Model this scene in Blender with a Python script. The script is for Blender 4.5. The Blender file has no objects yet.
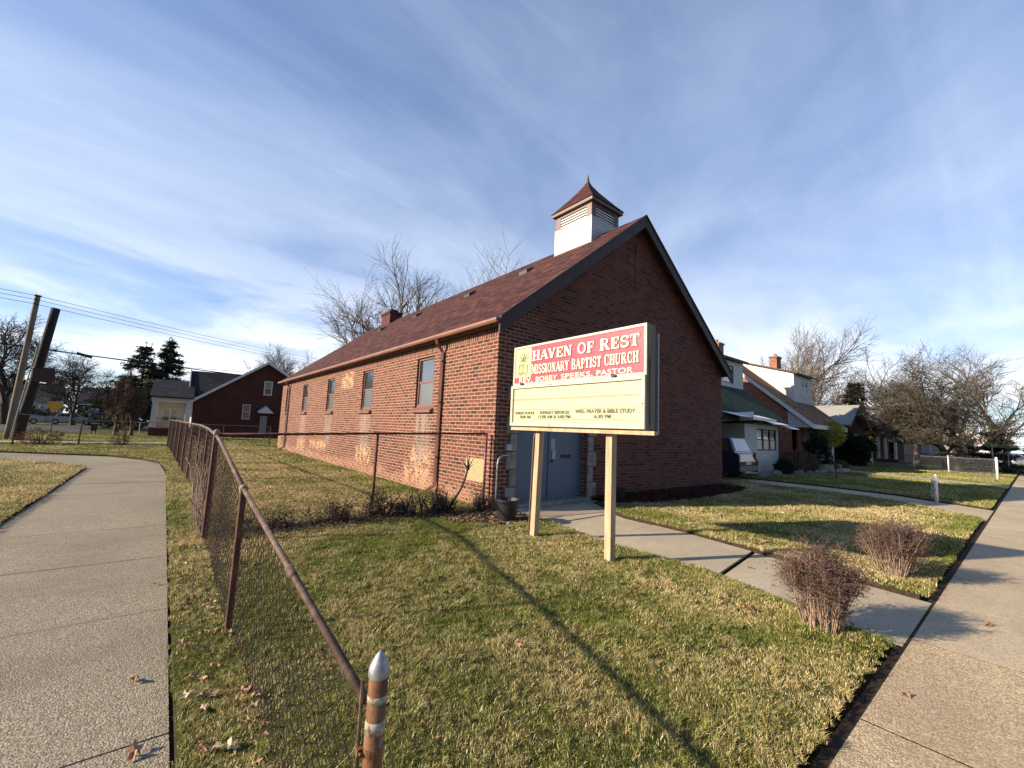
import bpy, math, random
import numpy as np
from mathutils import Vector, Matrix

sc = bpy.context.scene
col = sc.collection
R = math.radians

# ------------------------------------------------------------------ camera
F = 423.0
def _cam_axes(v1=(165, 416), v2=(1035, 453)):
    a = Vector((v1[0]-512, v1[1]-384, F)); b = Vector((v2[0]-512, v2[1]-384, F))
    up = a.cross(b).normalized()
    if up.y > 0: up = -up
    Y = a.normalized(); X = Y.cross(up).normalized()
    if X.dot(b) < 0: X = -X
    return X, Y, up
_X, _Y, _U = _cam_axes()
cam_data = bpy.data.cameras.new('camera'); cam = bpy.data.objects.new('camera', cam_data); col.objects.link(cam)
cr = Vector((_X.x, _Y.x, _U.x)); cu = -Vector((_X.y, _Y.y, _U.y)); cb = -Vector((_X.z, _Y.z, _U.z))
M4 = Matrix((cr, cu, cb)).transposed().to_4x4(); M4.translation = Vector((0, 0, 1.6))
cam.matrix_world = M4
cam_data.sensor_width = 36.0; cam_data.lens = 36.0*F/1024.0; cam_data.clip_start = 0.05; cam_data.clip_end = 3000
sc.camera = cam

# ------------------------------------------------------------------ sun, sky, exposure
SUN_DIR = Vector((1.0, -0.43, -math.tan(R(22.3))*1.0885)).normalized()
sun_d = bpy.data.lights.new('sun', 'SUN'); sun_d.energy = 5.0; sun_d.angle = R(0.8); sun_d.color = (1.0, 0.84, 0.64)
sun = bpy.data.objects.new('sun', sun_d); col.objects.link(sun)
sun.rotation_euler = SUN_DIR.to_track_quat('-Z', 'Y').to_euler(); sun.location = (-20, 10, 30)

world = bpy.data.worlds.new('World'); sc.world = world; world.use_nodes = True
def sky_world():
    nt = world.node_tree; nt.nodes.clear(); N = nt.nodes; L = nt.links
    out = N.new('ShaderNodeOutputWorld'); bg = N.new('ShaderNodeBackground'); bg.inputs['Strength'].default_value = 0.078
    sky = N.new('ShaderNodeTexSky'); sky.sky_type = 'NISHITA'; sky.sun_disc = False
    sky.sun_elevation = R(22.3); sky.sun_rotation = math.atan2(-SUN_DIR.x, -SUN_DIR.y)
    sky.air_density = 1.0; sky.dust_density = 0.6; sky.ozone_density = 2.0
    tc = N.new('ShaderNodeTexCoord')
    sep = N.new('ShaderNodeSeparateXYZ'); L.new(tc.outputs['Generated'], sep.inputs[0])
    def m(op, a, b=None, clamp=False):
        n = N.new('ShaderNodeMath'); n.operation = op; n.use_clamp = clamp
        for i, v in enumerate((a, b)):
            if v is None: continue
            if isinstance(v, (int, float)): n.inputs[i].default_value = v
            else: L.new(v, n.inputs[i])
        return n.outputs[0]
    z = m('MAXIMUM', sep.outputs[2], 0.0); zz = m('ADD', z, 0.16)
    cx = m('DIVIDE', sep.outputs[0], zz); cy = m('DIVIDE', sep.outputs[1], zz)
    comb = N.new('ShaderNodeCombineXYZ'); L.new(cx, comb.inputs[0]); L.new(cy, comb.inputs[1])
    def layer(rot, scale, nscale, detail, rough, lo, hi, dist=0.0, off=(0, 0, 0)):
        mp = N.new('ShaderNodeMapping'); L.new(comb.outputs[0], mp.inputs[0])
        mp.inputs['Rotation'].default_value = (0, 0, R(rot)); mp.inputs['Scale'].default_value = scale; mp.inputs['Location'].default_value = off
        no = N.new('ShaderNodeTexNoise'); L.new(mp.outputs[0], no.inputs['Vector'])
        no.inputs['Scale'].default_value = nscale; no.inputs['Detail'].default_value = detail
        no.inputs['Roughness'].default_value = rough; no.inputs['Distortion'].default_value = dist
        r = N.new('ShaderNodeMapRange'); r.interpolation_type = 'SMOOTHSTEP'; L.new(no.outputs[0], r.inputs[0])
        r.inputs[1].default_value = lo; r.inputs[2].default_value = hi
        return r.outputs[0]
    veil = layer(-35, (0.55, 1.0, 1), 0.9, 6, 0.55, 0.30, 0.78, 0.6, (3.1, 1.2, 0))
    streak = layer(-38, (0.22, 1.6, 1), 1.6, 8, 0.62, 0.50, 0.80, 0.5, (0.3, 7.4, 0))
    wisp = layer(20, (0.5, 1.3, 1), 2.6, 10, 0.66, 0.56, 0.84, 1.2, (5.2, 2.2, 0))
    low = layer(-10, (0.6, 0.9, 1), 0.9, 8, 0.58, 0.36, 0.56, 0.6, (1.7, 4.4, 0))
    hz = N.new('ShaderNodeMapRange'); L.new(z, hz.inputs[0]); hz.inputs[1].default_value = 0.10; hz.inputs[2].default_value = 0.46
    hz.inputs[3].default_value = 1.0; hz.inputs[4].default_value = 0.0
    veil = m('MULTIPLY', veil, 0.64); streak = m('MULTIPLY', streak, 0.30); wisp = m('MULTIPLY', wisp, 0.30)
    low = m('MULTIPLY', m('MULTIPLY', low, hz.outputs[0]), 1.0)
    def scr(a, b): return m('SUBTRACT', 1.0, m('MULTIPLY', m('SUBTRACT', 1.0, a), m('SUBTRACT', 1.0, b)))
    cov = scr(scr(scr(veil, streak), wisp), low)
    cov = scr(cov, 0.09)
    # cloud kept ahead; unseen sky behind camera dimmed to deepen front wall shade
    fd = m('ADD', m('MULTIPLY', sep.outputs[1], 0.78), m('MULTIPLY', sep.outputs[0], 0.62))
    fr = N.new('ShaderNodeMapRange'); fr.interpolation_type = 'SMOOTHSTEP'; L.new(fd, fr.inputs[0]); fr.inputs[1].default_value = -0.30; fr.inputs[2].default_value = 0.20
    rear = N.new('ShaderNodeMapRange'); L.new(fd, rear.inputs[0]); rear.inputs[1].default_value = -0.4; rear.inputs[2].default_value = 0.1; rear.inputs[3].default_value = 0.72
    cov = m('MULTIPLY', cov, fr.outputs[0])
    # cloud colour: white, greyer where the low deck is thick
    gr = layer(-20, (0.7, 1.1, 1), 1.3, 5, 0.5, 0.40, 0.75, 0.2, (9.4, 1.1, 0))
    cm = N.new('ShaderNodeMix'); cm.data_type = 'RGBA'; L.new(m('MULTIPLY', gr, hz.outputs[0]), cm.inputs[0])
    cm.inputs[6].default_value = (9.5, 9.9, 10.4, 1); cm.inputs[7].default_value = (4.2, 4.9, 6.2, 1)
    # a thin veil is less bright than a thick cloud high up
    hi_ = N.new('ShaderNodeMapRange'); L.new(z, hi_.inputs[0]); hi_.inputs[1].default_value = 0.10; hi_.inputs[2].default_value = 0.55
    vb = N.new('ShaderNodeMix'); vb.data_type = 'RGBA'; L.new(hi_.outputs[0], vb.inputs[0]); L.new(cm.outputs[2], vb.inputs[6]); vb.inputs[7].default_value = (4.3, 5.4, 7.4, 1)
    mx = N.new('ShaderNodeMix'); mx.data_type = 'RGBA'; L.new(cov, mx.inputs[0])
    tint = N.new('ShaderNodeMix'); tint.data_type = 'RGBA'; tint.blend_type = 'MULTIPLY'; tint.inputs[0].default_value = 1.0
    L.new(sky.outputs[0], tint.inputs[6]); tint.inputs[7].default_value = (0.96, 1.08, 1.36, 1)
    L.new(tint.outputs[2], mx.inputs[6]); L.new(vb.outputs[2], mx.inputs[7])
    fin = N.new('ShaderNodeMix'); fin.data_type = 'RGBA'; fin.blend_type = 'MULTIPLY'; fin.inputs[0].default_value = 1.0; L.new(mx.outputs[2], fin.inputs[6]); L.new(rear.outputs[0], fin.inputs[7]); L.new(fin.outputs[2], bg.inputs['Color']); L.new(bg.outputs[0], out.inputs['Surface'])
sky_world()
vs = sc.view_settings
vs.view_transform = 'Standard'; vs.look = 'None'; vs.exposure = 0.84; vs.gamma = 1.0; vs.use_curve_mapping = False
sc.cycles.max_bounces = 6; sc.cycles.use_denoising = True

# ------------------------------------------------------------------ materials
MATS = {}
class NT:
    def __init__(s, name):
        s.m = bpy.data.materials.new(name); s.m.use_nodes = True; s.t = s.m.node_tree
        s.N = s.t.nodes; s.L = s.t.links; s.b = s.N['Principled BSDF']
    def pos(s):
        g = s.N.new('ShaderNodeNewGeometry'); return g.outputs['Position']
    def obj(s):
        g = s.N.new('ShaderNodeTexCoord'); return g.outputs['Object']
    def put(s, v, inp):
        if isinstance(v, (int, float)): inp.default_value = v
        elif isinstance(v, (tuple, list)): inp.default_value = tuple(v) if len(v) == len(inp.default_value) else tuple(v)+(1,)
        else: s.L.new(v, inp)
    def math(s, op, a, b=0.0, clamp=False):
        n = s.N.new('ShaderNodeMath'); n.operation = op; n.use_clamp = clamp
        s.put(a, n.inputs[0]); s.put(b, n.inputs[1]); return n.outputs[0]
    def map(s, v, scale=(1, 1, 1), loc=(0, 0, 0), rot=(0, 0, 0)):
        n = s.N.new('ShaderNodeMapping'); s.L.new(v, n.inputs[0]); n.inputs['Scale'].default_value = scale
        n.inputs['Location'].default_value = loc; n.inputs['Rotation'].default_value = rot; return n.outputs[0]
    def noise(s, v, scale, detail=4, rough=0.55, dist=0.0):
        n = s.N.new('ShaderNodeTexNoise'); s.L.new(v, n.inputs['Vector']); n.inputs['Scale'].default_value = scale
        n.inputs['Detail'].default_value = detail; n.inputs['Roughness'].default_value = rough; n.inputs['Distortion'].default_value = dist
        return n.outputs[0]
    def vor(s, v, scale, feature='F1', out=0):
        n = s.N.new('ShaderNodeTexVoronoi'); s.L.new(v, n.inputs['Vector']); n.inputs['Scale'].default_value = scale; n.feature = feature
        return n.outputs[out]
    def ramp(s, v, stops, interp='LINEAR'):
        n = s.N.new('ShaderNodeValToRGB'); s.L.new(v, n.inputs[0]); cr_ = n.color_ramp; cr_.interpolation = interp
        while len(cr_.elements) < len(stops): cr_.elements.new(0.5)
        for e, (p, c) in zip(cr_.elements, stops):
            e.position = p; e.color = tuple(c)+(1,) if len(c) == 3 else c
        return n.outputs[0]
    def rng(s, v, a, b, c=0.0, d=1.0):
        n = s.N.new('ShaderNodeMapRange'); s.put(v, n.inputs[0])
        for i, x in enumerate((a, b, c, d)): n.inputs[i+1].default_value = x
        return n.outputs[0]
    def mix(s, f, a, b, blend='MIX'):
        n = s.N.new('ShaderNodeMix'); n.data_type = 'RGBA'; n.blend_type = blend
        s.put(f, n.inputs[0]); s.put(a, n.inputs[6]); s.put(b, n.inputs[7]); return n.outputs[2]
    def bump(s, h, strength=0.3, dist=0.01):
        n = s.N.new('ShaderNodeBump'); n.inputs['Strength'].default_value = strength; n.inputs['Distance'].default_value = dist
        s.L.new(h, n.inputs['Height']); s.L.new(n.outputs[0], s.b.inputs['Normal'])
    def sep(s, v):
        n = s.N.new('ShaderNodeSeparateXYZ'); s.L.new(v, n.inputs[0]); return n.outputs
    def comb(s, x, y, z=0.0):
        n = s.N.new('ShaderNodeCombineXYZ'); s.put(x, n.inputs[0]); s.put(y, n.inputs[1]); s.put(z, n.inputs[2]); return n.outputs[0]
    def done(s, c=None, rough=0.8, metal=0.0, spec=None):
        if c is not None: s.put(c, s.b.inputs['Base Color'])
        s.put(rough, s.b.inputs['Roughness']); s.b.inputs['Metallic'].default_value = metal
        if spec is not None: s.b.inputs['Specular IOR Level'].default_value = spec
        MATS[s.m.name] = s.m; return s.m

def simple(name, c, rough=0.7, metal=0.0, var=0.18, scale=6.0, bump=0.15, spec=None, streak=False):
    t = NT(name); p = t.pos()
    v = t.map(p, (1, 1, 0.18)) if streak else p
    n1 = t.noise(v, scale, 5, 0.6); n2 = t.noise(p, scale*9, 3, 0.6)
    dark = tuple(x*(1-var*1.6) for x in c); light = tuple(min(1, x*(1+var)) for x in c)
    cc = t.ramp(n1, ((0.25, dark), (0.55, c), (0.8, light)))
    cc = t.mix(t.rng(n2, 0.35, 0.75, 0, 0.35), cc, dark)
    if bump: t.bump(n2, bump, 0.004)
    return t.done(cc, t.rng(n1, 0.2, 0.8, max(rough-.1, .05), min(1, rough+.1)), metal, spec)

def brick(name, cols, mortar, bw=0.24, bh=0.08, mw=0.011, patches=None, zoff=0.0):
    t = NT(name); p = t.pos(); x, y, z = t.sep(p)
    u = t.math('ADD', x, y)
    uv = t.comb(u, t.math('ADD', z, zoff))
    # tiny waver so the courses are not ruler straight
    w = t.noise(p, 3.0, 2)
    uv2 = t.N.new('ShaderNodeVectorMath'); uv2.operation = 'ADD'; t.L.new(uv, uv2.inputs[0])
    t.L.new(t.comb(t.math('MULTIPLY', t.math('SUBTRACT', w, .5), .012), t.math('MULTIPLY', t.math('SUBTRACT', w, .5), .008)), uv2.inputs[1])
    b = t.N.new('ShaderNodeTexBrick'); t.L.new(uv2.outputs[0], b.inputs['Vector'])
    b.inputs['Scale'].default_value = 1.0; b.inputs['Brick Width'].default_value = bw; b.inputs['Row Height'].default_value = bh
    b.inputs['Mortar Size'].default_value = mw; b.inputs['Mortar Smooth'].default_value = 0.25; b.inputs['Bias'].default_value = 0.0
    b.inputs['Color1'].default_value = (0, 0, 0, 1); b.inputs['Color2'].default_value = (1, 1, 1, 1); b.inputs['Mortar'].default_value = (0.5, 0.5, 0.5, 1)
    c = t.ramp(b.outputs['Color'], cols)
    n1 = t.noise(p, 60, 3, 0.6); n2 = t.noise(p, 0.9, 5, 0.6)
    c = t.mix(t.rng(n1, 0.3, 0.75, 0.0, 0.35), c, (0.09, 0.035, 0.025), 'MIX')
    c = t.mix(t.rng(n2, 0.40, 0.72, 0.0, 0.18), c, (0.22, 0.085, 0.055))
    mc = t.mix(t.rng(t.noise(p, 7, 4), 0.35, 0.7), mortar, tuple(v*0.62 for v in mortar))
    if patches: mc = t.mix(t.math('MULTIPLY', t.rng(x, 5.3, 6.6), t.rng(y, 6.84, 6.9, 1, 0)), mc, (0.175, 0.088, 0.070))  # darker mortar on the front wall: shade painted in to deepen the gable
    c = t.mix(b.outputs['Fac'], c, mc)
    rough = 0.85
    if patches:
        base = c
        def box(y0, y1, z0, z1, soft=0.03):
            a = t.rng(y, y0-soft, y0+soft); b_ = t.rng(y, y1-soft, y1+soft, 1, 0)
            c_ = t.rng(z, z0-soft, z0+soft); d_ = t.rng(z, z1-soft, z1+soft, 1, 0)
            return t.math('MULTIPLY', t.math('MULTIPLY', a, b_), t.math('MULTIPLY', c_, d_))
        side = t.rng(x, 5.16, 5.18, 1, 0)
        pn = t.noise(p, 5.0, 5, 0.65); pn2 = t.noise(p, 13.0, 4, 0.6)
        # the square of cream paint near the corner
        c = t.mix(t.math('MULTIPLY', t.math('MULTIPLY', box(7.12, 7.79, 0.52, 1.0, .012), side), 0.92), c, t.mix(pn2, (0.50, 0.41, 0.22), (0.42, 0.30, 0.17)))
        # scrubbed and spalled patches: mottled cream over the brick
        mask = None
        for (y0, y1, z0, z1) in patches:
            bx = box(y0, y1, z0, z1, 0.10); mask = bx if mask is None else t.math('MAXIMUM', mask, bx)
        th = t.rng(t.mix(0.5, pn, pn2), 0.465, 0.53)
        c = t.mix(t.math('MULTIPLY', t.math('MULTIPLY', mask, th), t.math('MULTIPLY', side, .9)), c, (0.50, 0.31, 0.18))
        # band of worn brick at the foot of the wall
        wv = t.noise(t.comb(t.math('MULTIPLY', y, 0.9), 0.0), 1.0, 3)
        band = t.rng(t.math('SUBTRACT', z, t.math('MULTIPLY', t.math('SUBTRACT', wv, 0.42), 0.9)), 0.20, 0.36, 1, 0)
        bm = t.math('MULTIPLY', t.math('MULTIPLY', band, t.rng(pn2, 0.40, 0.56)), side)
        c = t.mix(t.math('MULTIPLY', bm, 0.85), c, t.mix(pn, (0.42, 0.27, 0.17), (0.30, 0.14, 0.095)))
        # grey wash under the windows
        gm = None
        for yc in (9.93, 13.98, 18.05, 22.1):
            bx = box(yc-.42, yc+.42, 0.7, 2.05, 0.16); gm = bx if gm is None else t.math('MAXIMUM', gm, bx)
        st = t.noise(t.comb(t.math('MULTIPLY', y, 6.0), t.math('MULTIPLY', z, 0.5)), 1.6, 4)
        gm = t.math('MULTIPLY', t.math('MULTIPLY', gm, t.rng(st, 0.36, 0.60)), side)
        c = t.mix(t.math('MULTIPLY', gm, 0.62), c, (0.30, 0.25, 0.22))
    h = t.math('ADD', t.math('MULTIPLY', t.math('SUBTRACT', 1.0, b.outputs['Fac']), 1.0), t.math('MULTIPLY', n1, 0.35))
    t.bump(h, 0.55, 0.008)
    return t.done(c, rough, 0.0, 0.25)

CH_COLS = ((0.0, (0.028, 0.017, 0.013)), (0.14, (0.050, 0.021, 0.015)), (0.26, (0.105, 0.031, 0.020)), (0.5, (0.145, 0.040, 0.025)), (0.8, (0.195, 0.055, 0.033)), (1.0, (0.14, 0.058, 0.036)))
PATCH = [(9.35, 10.5, 0.62, 1.05), (13.3, 14.6, 0.35, 0.95), (15.4, 16.7, 2.9, 3.55), (18.1, 20.6, 0.5, 0.85), (21.4, 22.9, 0.25, 0.8), (26.6, 27.7, 0.2, 0.8), (9.4, 10.8, 0.1, .62)]
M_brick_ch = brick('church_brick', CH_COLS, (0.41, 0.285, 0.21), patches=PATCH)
M_soldier = brick('soldier_course_brick', CH_COLS, (0.41, 0.285, 0.21), bw=0.085, bh=4.0, mw=0.011, zoff=1.0)
M_brick_dark = brick('dark_red_brick', ((0, (0.06, .018, .015)), (.5, (0.10, .027, .021)), (1, (0.13, .04, .03))), (0.11, 0.06, 0.05), mw=.008)
M_brick_red = brick('orange_red_brick', ((0, (0.22, .07, .04)), (.5, (0.36, .11, .06)), (1, (0.42, .16, .09))), (0.42, 0.30, 0.24), mw=.010)
M_brick_tan = brick('tan_brick', ((0, (0.25, .14, .09)), (.5, (0.36, .20, .13)), (1, (0.42, .27, .19))), (0.42, 0.36, 0.30), mw=.010)

def shingle(name, cols, axis, slope, row=0.14, tab=0.30):
    t = NT(name); p = t.pos(); x, y, z = t.sep(p)
    u = y if axis == 'y' else x
    v = t.math('MULTIPLY', z, math.sqrt(1+slope*slope)/slope)
    uv = t.comb(u, v)
    b = t.N.new('ShaderNodeTexBrick'); t.L.new(uv, b.inputs['Vector'])
    b.inputs['Scale'].default_value = 1.0; b.inputs['Brick Width'].default_value = tab; b.inputs['Row Height'].default_value = row
    b.inputs['Mortar Size'].default_value = 0.010; b.inputs['Mortar Smooth'].default_value = 0.4
    b.inputs['Color1'].default_value = (0, 0, 0, 1); b.inputs['Color2'].default_value = (1, 1, 1, 1); b.inputs['Mortar'].default_value = (0, 0, 0, 1)
    n1 = t.noise(p, 1.3, 5, .6); n2 = t.noise(p, 45, 3, .7); n3 = t.noise(t.map(p, (1, 1, 0.3)), 0.5, 3)
    c = t.ramp(t.mix(0.45, b.outputs['Color'], n2), cols)
    n4 = t.noise(t.map(p, (1, 1, 1), (3, 1, 2)), 9, 4, .7)
    c = t.mix(t.rng(n4, .52, .66, 0, .6), c, tuple(q*.45 for q in cols[0][1])); c = t.mix(t.rng(n1, .35, .7, 0, .45), c, cols[0][1])
    c = t.mix(t.math('MULTIPLY', b.outputs['Fac'], .85), c, tuple(q*.35 for q in cols[0][1]))
    # saw-tooth height so that each course overlaps the one below
    saw = t.math('FRACT', t.math('DIVIDE', v, row))
    t.bump(t.math('ADD', t.math('MULTIPLY', t.math('SUBTRACT', 1.0, saw), 1.0), t.math('MULTIPLY', n2, .5)), 0.5, 0.012)
    return t.done(c, 0.9, 0, 0.2)
SH_RED = ((0.25, (0.038, 0.015, 0.013)), (0.5, (0.085, 0.029, 0.023)), (0.78, (0.15, 0.058, 0.045)))
M_sh_red = shingle('dark_red_shingles', SH_RED, 'y', 0.79)
M_sh_red2 = shingle('dark_red_shingles_steep', SH_RED, 'y', 0.9)
M_sh_green = shingle('green_shingles', ((0.1, (0.015, 0.035, 0.025)), (0.5, (0.03, 0.065, 0.045)), (0.9, (0.07, 0.10, 0.075))), 'x', 0.87)
M_sh_brown = shingle('brown_shingles', ((0.1, (0.16, 0.085, 0.045)), (0.5, (0.27, 0.145, 0.08)), (0.9, (0.38, 0.22, 0.13))), 'x', 0.9)
M_sh_grey = shingle('grey_shingles', ((0.1, (0.16, 0.16, 0.15)), (0.5, (0.26, 0.26, 0.24)), (0.9, (0.36, 0.36, 0.33))), 'x', 0.7)
M_sh_char = shingle('charcoal_shingles', ((0.1, (0.025, 0.025, 0.028)), (0.5, (0.045, 0.045, 0.05)), (0.9, (0.075, 0.075, 0.08))), 'x', 0.7)

def siding(name, c, pitch=0.12):
    t = NT(name); p = t.pos(); z = t.sep(p)[2]
    saw = t.math('FRACT', t.math('DIVIDE', z, pitch))
    line = t.rng(saw, 0.0, 0.22, 1, 0)
    n = t.noise(t.map(p, (1, 1, .3)), 2.0, 5); cc = t.mix(t.rng(n, .3, .75, 0, .5), c, tuple(v*.8 for v in c))
    cc = t.mix(t.math('MULTIPLY', line, .85), cc, tuple(v*.35 for v in c))
    t.bump(t.math('SUBTRACT', 1.0, saw), .6, .015)
    return t.done(cc, .55)
M_siding = siding('white_lap_siding', (0.56, 0.55, 0.50)); M_siding_far = siding('pale_lap_siding', (0.70, 0.70, 0.68), .2)

def concrete(name, c, pebble=0.0, scale=1.0):
    t = NT(name); p = t.pos()
    n1 = t.noise(p, 0.8*scale, 6, .6); n2 = t.noise(p, 9*scale, 5, .65); v1 = t.vor(p, 120*scale); v2 = t.vor(p, 150*scale); vc = t.vor(p, 120*scale, 'F1', 1)
    cc = t.ramp(n1, ((.25, tuple(x*.72 for x in c)), (.5, c), (.8, tuple(x*1.18 for x in c))))
    cc = t.mix(t.rng(n2, .35, .7, 0, .45), cc, tuple(x*.62 for x in c))
    peb = t.sep(vc)[0]
    cc = t.mix(pebble, cc, t.ramp(peb, ((0, tuple(x*.45 for x in c)), (.45, tuple(x*.9 for x in c)), (.8, tuple(min(1, x*1.5) for x in c)), (1, tuple(min(1, x*1.9) for x in c)))))
    st = t.noise(t.map(p, (1, 1, 1), (4, 7, 0)), 2.2, 6, .7)
    cc = t.mix(t.rng(st, .60, .72, 0, .35), cc, tuple(x*.5 for x in c))
    big = t.noise(t.map(p, (.8, 1.6, 1), (11, 3, 0)), 1.1, 7, .68, .6)
    cc = t.mix(t.rng(big, .50, .70, 0, .42), cc, tuple(x*.50 for x in c)); fine = t.noise(p, 140*scale, 2, .8)
    cc = t.mix(t.rng(fine, .45, .7, 0, .4), cc, tuple(x*.45 for x in c)); cc = t.mix(t.rng(fine, .42, .26, 0, .3), cc, tuple(min(1, x*1.6) for x in c))
    ck = t.vor(t.map(p, (1, 1, 1), (.3, .8, 0)), .38, 'DISTANCE_TO_EDGE'); wob_ = t.noise(p, 5, 4, .7)
    crack = t.rng(t.math('ADD', ck, t.math('MULTIPLY', t.math('SUBTRACT', wob_, .5), .02)), .0, .0012, .45, 0); slab_ = t.noise(t.map(p, (.55, .55, 1), (2, 9, 0)), 1.0, 1, .3); cc = t.mix(t.rng(slab_, .42, .60, 0, .30), cc, tuple(x*.60 for x in c))
    t.bump(t.math('ADD', t.math('MULTIPLY', v1, -1.0*(pebble+.15)), t.math('MULTIPLY', n2, .5)), .7, .006)
    return t.done(cc, .9, 0, .25)
M_conc_peb = concrete('exposed_aggregate_concrete', (0.52, 0.405, 0.255), .88)
M_conc = concrete('worn_concrete', (0.54, 0.435, 0.295), .45)
M_conc_walk = concrete('smooth_concrete', (0.52, 0.44, 0.315), .22)
M_conc_path = concrete('grey_path_concrete', (0.295, 0.255, 0.185), .72)
M_asphalt = concrete('asphalt', (0.075, 0.073, 0.07), .4)

def soil(name, a, b, s=20):
    t = NT(name); p = t.pos(); n = t.noise(p, s, 6, .7); n2 = t.noise(p, 2.5, 4)
    cc = t.ramp(n, ((.3, a), (.7, b))); t.bump(n, .9, .03); return t.done(cc, .95, 0, .15)
M_soil = soil('dark_soil', (0.018, 0.013, 0.009), (0.07, 0.05, 0.033))
M_mulch = soil('red_brown_mulch', (0.03, 0.012, 0.009), (0.13, 0.045, 0.03), 45)

def turf(name):
    t = NT(name); p = t.pos(); n1 = t.noise(p, .45, 5, .6); n2 = t.noise(p, 6, 5, .7); n3 = t.noise(p, 60, 3, .7)
    cc = t.ramp(t.mix(.45, n1, n2), ((.30, (0.05, 0.065, 0.018)), (.48, (0.095, 0.105, 0.03)), (.60, (0.17, 0.15, 0.055)), (.72, (0.24, 0.19, 0.085))))
    cc = t.mix(t.rng(n3, .35, .65, 0, .65), cc, (0.035, 0.035, 0.014)); t.bump(n3, 1.0, .03); return t.done(cc, .95, 0, .1)
M_turf = turf('lawn_turf')

def blade_mat(name):
    t = NT(name); a = t.N.new('ShaderNodeAttribute'); a.attribute_name = 'tint'
    t.L.new(a.outputs['Color'], t.b.inputs['Base Color'])
    # thin leaves: some light passes through
    tr = t.N.new('ShaderNodeBsdfTranslucent'); t.L.new(a.outputs['Color'], tr.inputs[0])
    ms = t.N.new('ShaderNodeMixShader'); ms.inputs[0].default_value = .22
    t.L.new(t.b.outputs[0], ms.inputs[1]); t.L.new(tr.outputs[0], ms.inputs[2]); t.L.new(ms.outputs[0], t.N['Material Output'].inputs['Surface'])
    return t.done(None, .6, 0, .25)
M_blade = blade_mat('grass_blades')
M_needle = blade_mat('evergreen_needles')

def rust(name, cols, scale=9, metal=.3, rough=.75):
    t = NT(name); p = t.pos(); n = t.noise(t.map(p, (1, 1, .6)), scale, 6, .65); n2 = t.noise(p, 90, 3, .7)
    cc = t.ramp(n, cols); cc = t.mix(t.rng(n2, .4, .7, 0, .4), cc, cols[0][1]); t.bump(n2, .5, .002); return t.done(cc, rough, metal)
M_rust_post = rust('rusted_steel', ((.3, (0.045, 0.02, 0.016)), (.5, (0.10, 0.035, 0.025)), (.7, (0.17, 0.07, 0.045))))
M_rust_rail = rust('rusty_brown_rail', ((.3, (0.060, 0.032, 0.022)), (.5, (0.115, 0.070, 0.052)), (.64, (0.19, 0.135, 0.11)), (.78, (0.30, 0.25, 0.22))), 14)
M_wire = rust('rusty_wire', ((.3, (0.022, 0.014, 0.012)), (.55, (0.050, 0.030, 0.022)), (.75, (0.12, 0.075, 0.055))), 6)
M_orange_rust = rust('orange_rust_with_grey_paint', ((.3, (0.085, 0.032, 0.014)), (.46, (0.17, 0.072, 0.028)), (.6, (0.22, 0.12, 0.055)), (.72, (0.30, 0.27, 0.21))), 22)
M_galv = simple('galvanised_steel', (0.36, 0.38, 0.40), .5, .6, .35, 30, .4)
M_galv_wire = simple('grey_wire', (0.30, 0.30, 0.29), .5, .5, .2, 5)
M_paint_band = rust('flaking_pale_paint', ((.36, (0.17, 0.08, 0.035)), (.43, (0.30, 0.26, 0.19)), (.52, (0.40, 0.42, 0.36)), (.7, (0.50, 0.51, 0.46))), 42, .1, .7)
M_trim_pink = simple('faded_brown_red_paint', (0.21, 0.095, 0.075), .5, 0, .15, 3, .08)
M_gutter = simple('salmon_brown_gutter_paint', (0.25, 0.115, 0.08), .5, 0, .18, 2, .05)
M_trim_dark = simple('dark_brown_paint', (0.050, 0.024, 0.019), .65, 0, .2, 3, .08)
M_brown = simple('mid_brown_paint', (0.15, 0.085, 0.065), .5, 0, .2, 3, .08)
M_white = simple('white_paint', (0.76, 0.75, 0.71), .5, 0, .08, 3, .05)
M_alum = simple('white_aluminium', (0.78, 0.78, 0.76), .45, .1, .06, 2, .03)
M_door = simple('blue_grey_door_paint', (0.095, 0.135, 0.19), .5, 0, .14, 2.5, .05, streak=True)
M_stone = simple('weathered_limestone', (0.30, 0.27, 0.23), .85, 0, .38, 5, .4)
M_black = simple('black_plastic', (0.018, 0.018, 0.019), .45, 0, .2, 5, .05)
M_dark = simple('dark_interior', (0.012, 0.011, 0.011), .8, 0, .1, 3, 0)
M_grey_box = simple('grey_steel_box', (0.42, 0.43, 0.45), .45, .3, .12, 8, .1)
M_wood_post = simple('weathered_cream_timber', (0.52, 0.38, 0.23), .75, 0, .3, 12, .3, streak=True)
M_cream = simple('yellowed_cream_plastic', (0.50, 0.485, 0.30), .5, 0, .08, 4, .05)
M_cream_frame = simple('cream_frame_metal', (0.56, 0.52, 0.38), .5, .1, .16, 14, .15)
M_sign_side = simple('dirty_grey_sheet_metal', (0.25, 0.205, 0.145), .75, .0, .4, 7, .2, streak=True)
M_pink = simple('faded_red_panel', (0.60, 0.034, 0.07), .5, 0, .10, 3, .03)
M_letter = simple('cream_letters', (0.76, 0.73, 0.54), .5, 0, .06, 10, 0)
M_letter_edge = simple('dark_letter_outline', (0.11, 0.03, 0.03), .6, 0, .1, 10, 0)
M_letter_dark = simple('dark_green_letters', (0.10, 0.11, 0.05), .6, 0, .2, 30, 0)
M_sketch = simple('olive_ink', (0.30, 0.33, 0.13), .6, 0, .2, 30, 0)
M_bark = simple('grey_bark', (0.165, 0.135, 0.11), .9, 0, .35, 6, .6)
M_bark_dark = simple('dark_bark', (0.065, 0.05, 0.042), .9, 0, .3, 6, .6)
M_bark_brown = simple('brown_bark', (0.12, 0.075, 0.055), .9, 0, .3, 6, .6)
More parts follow.
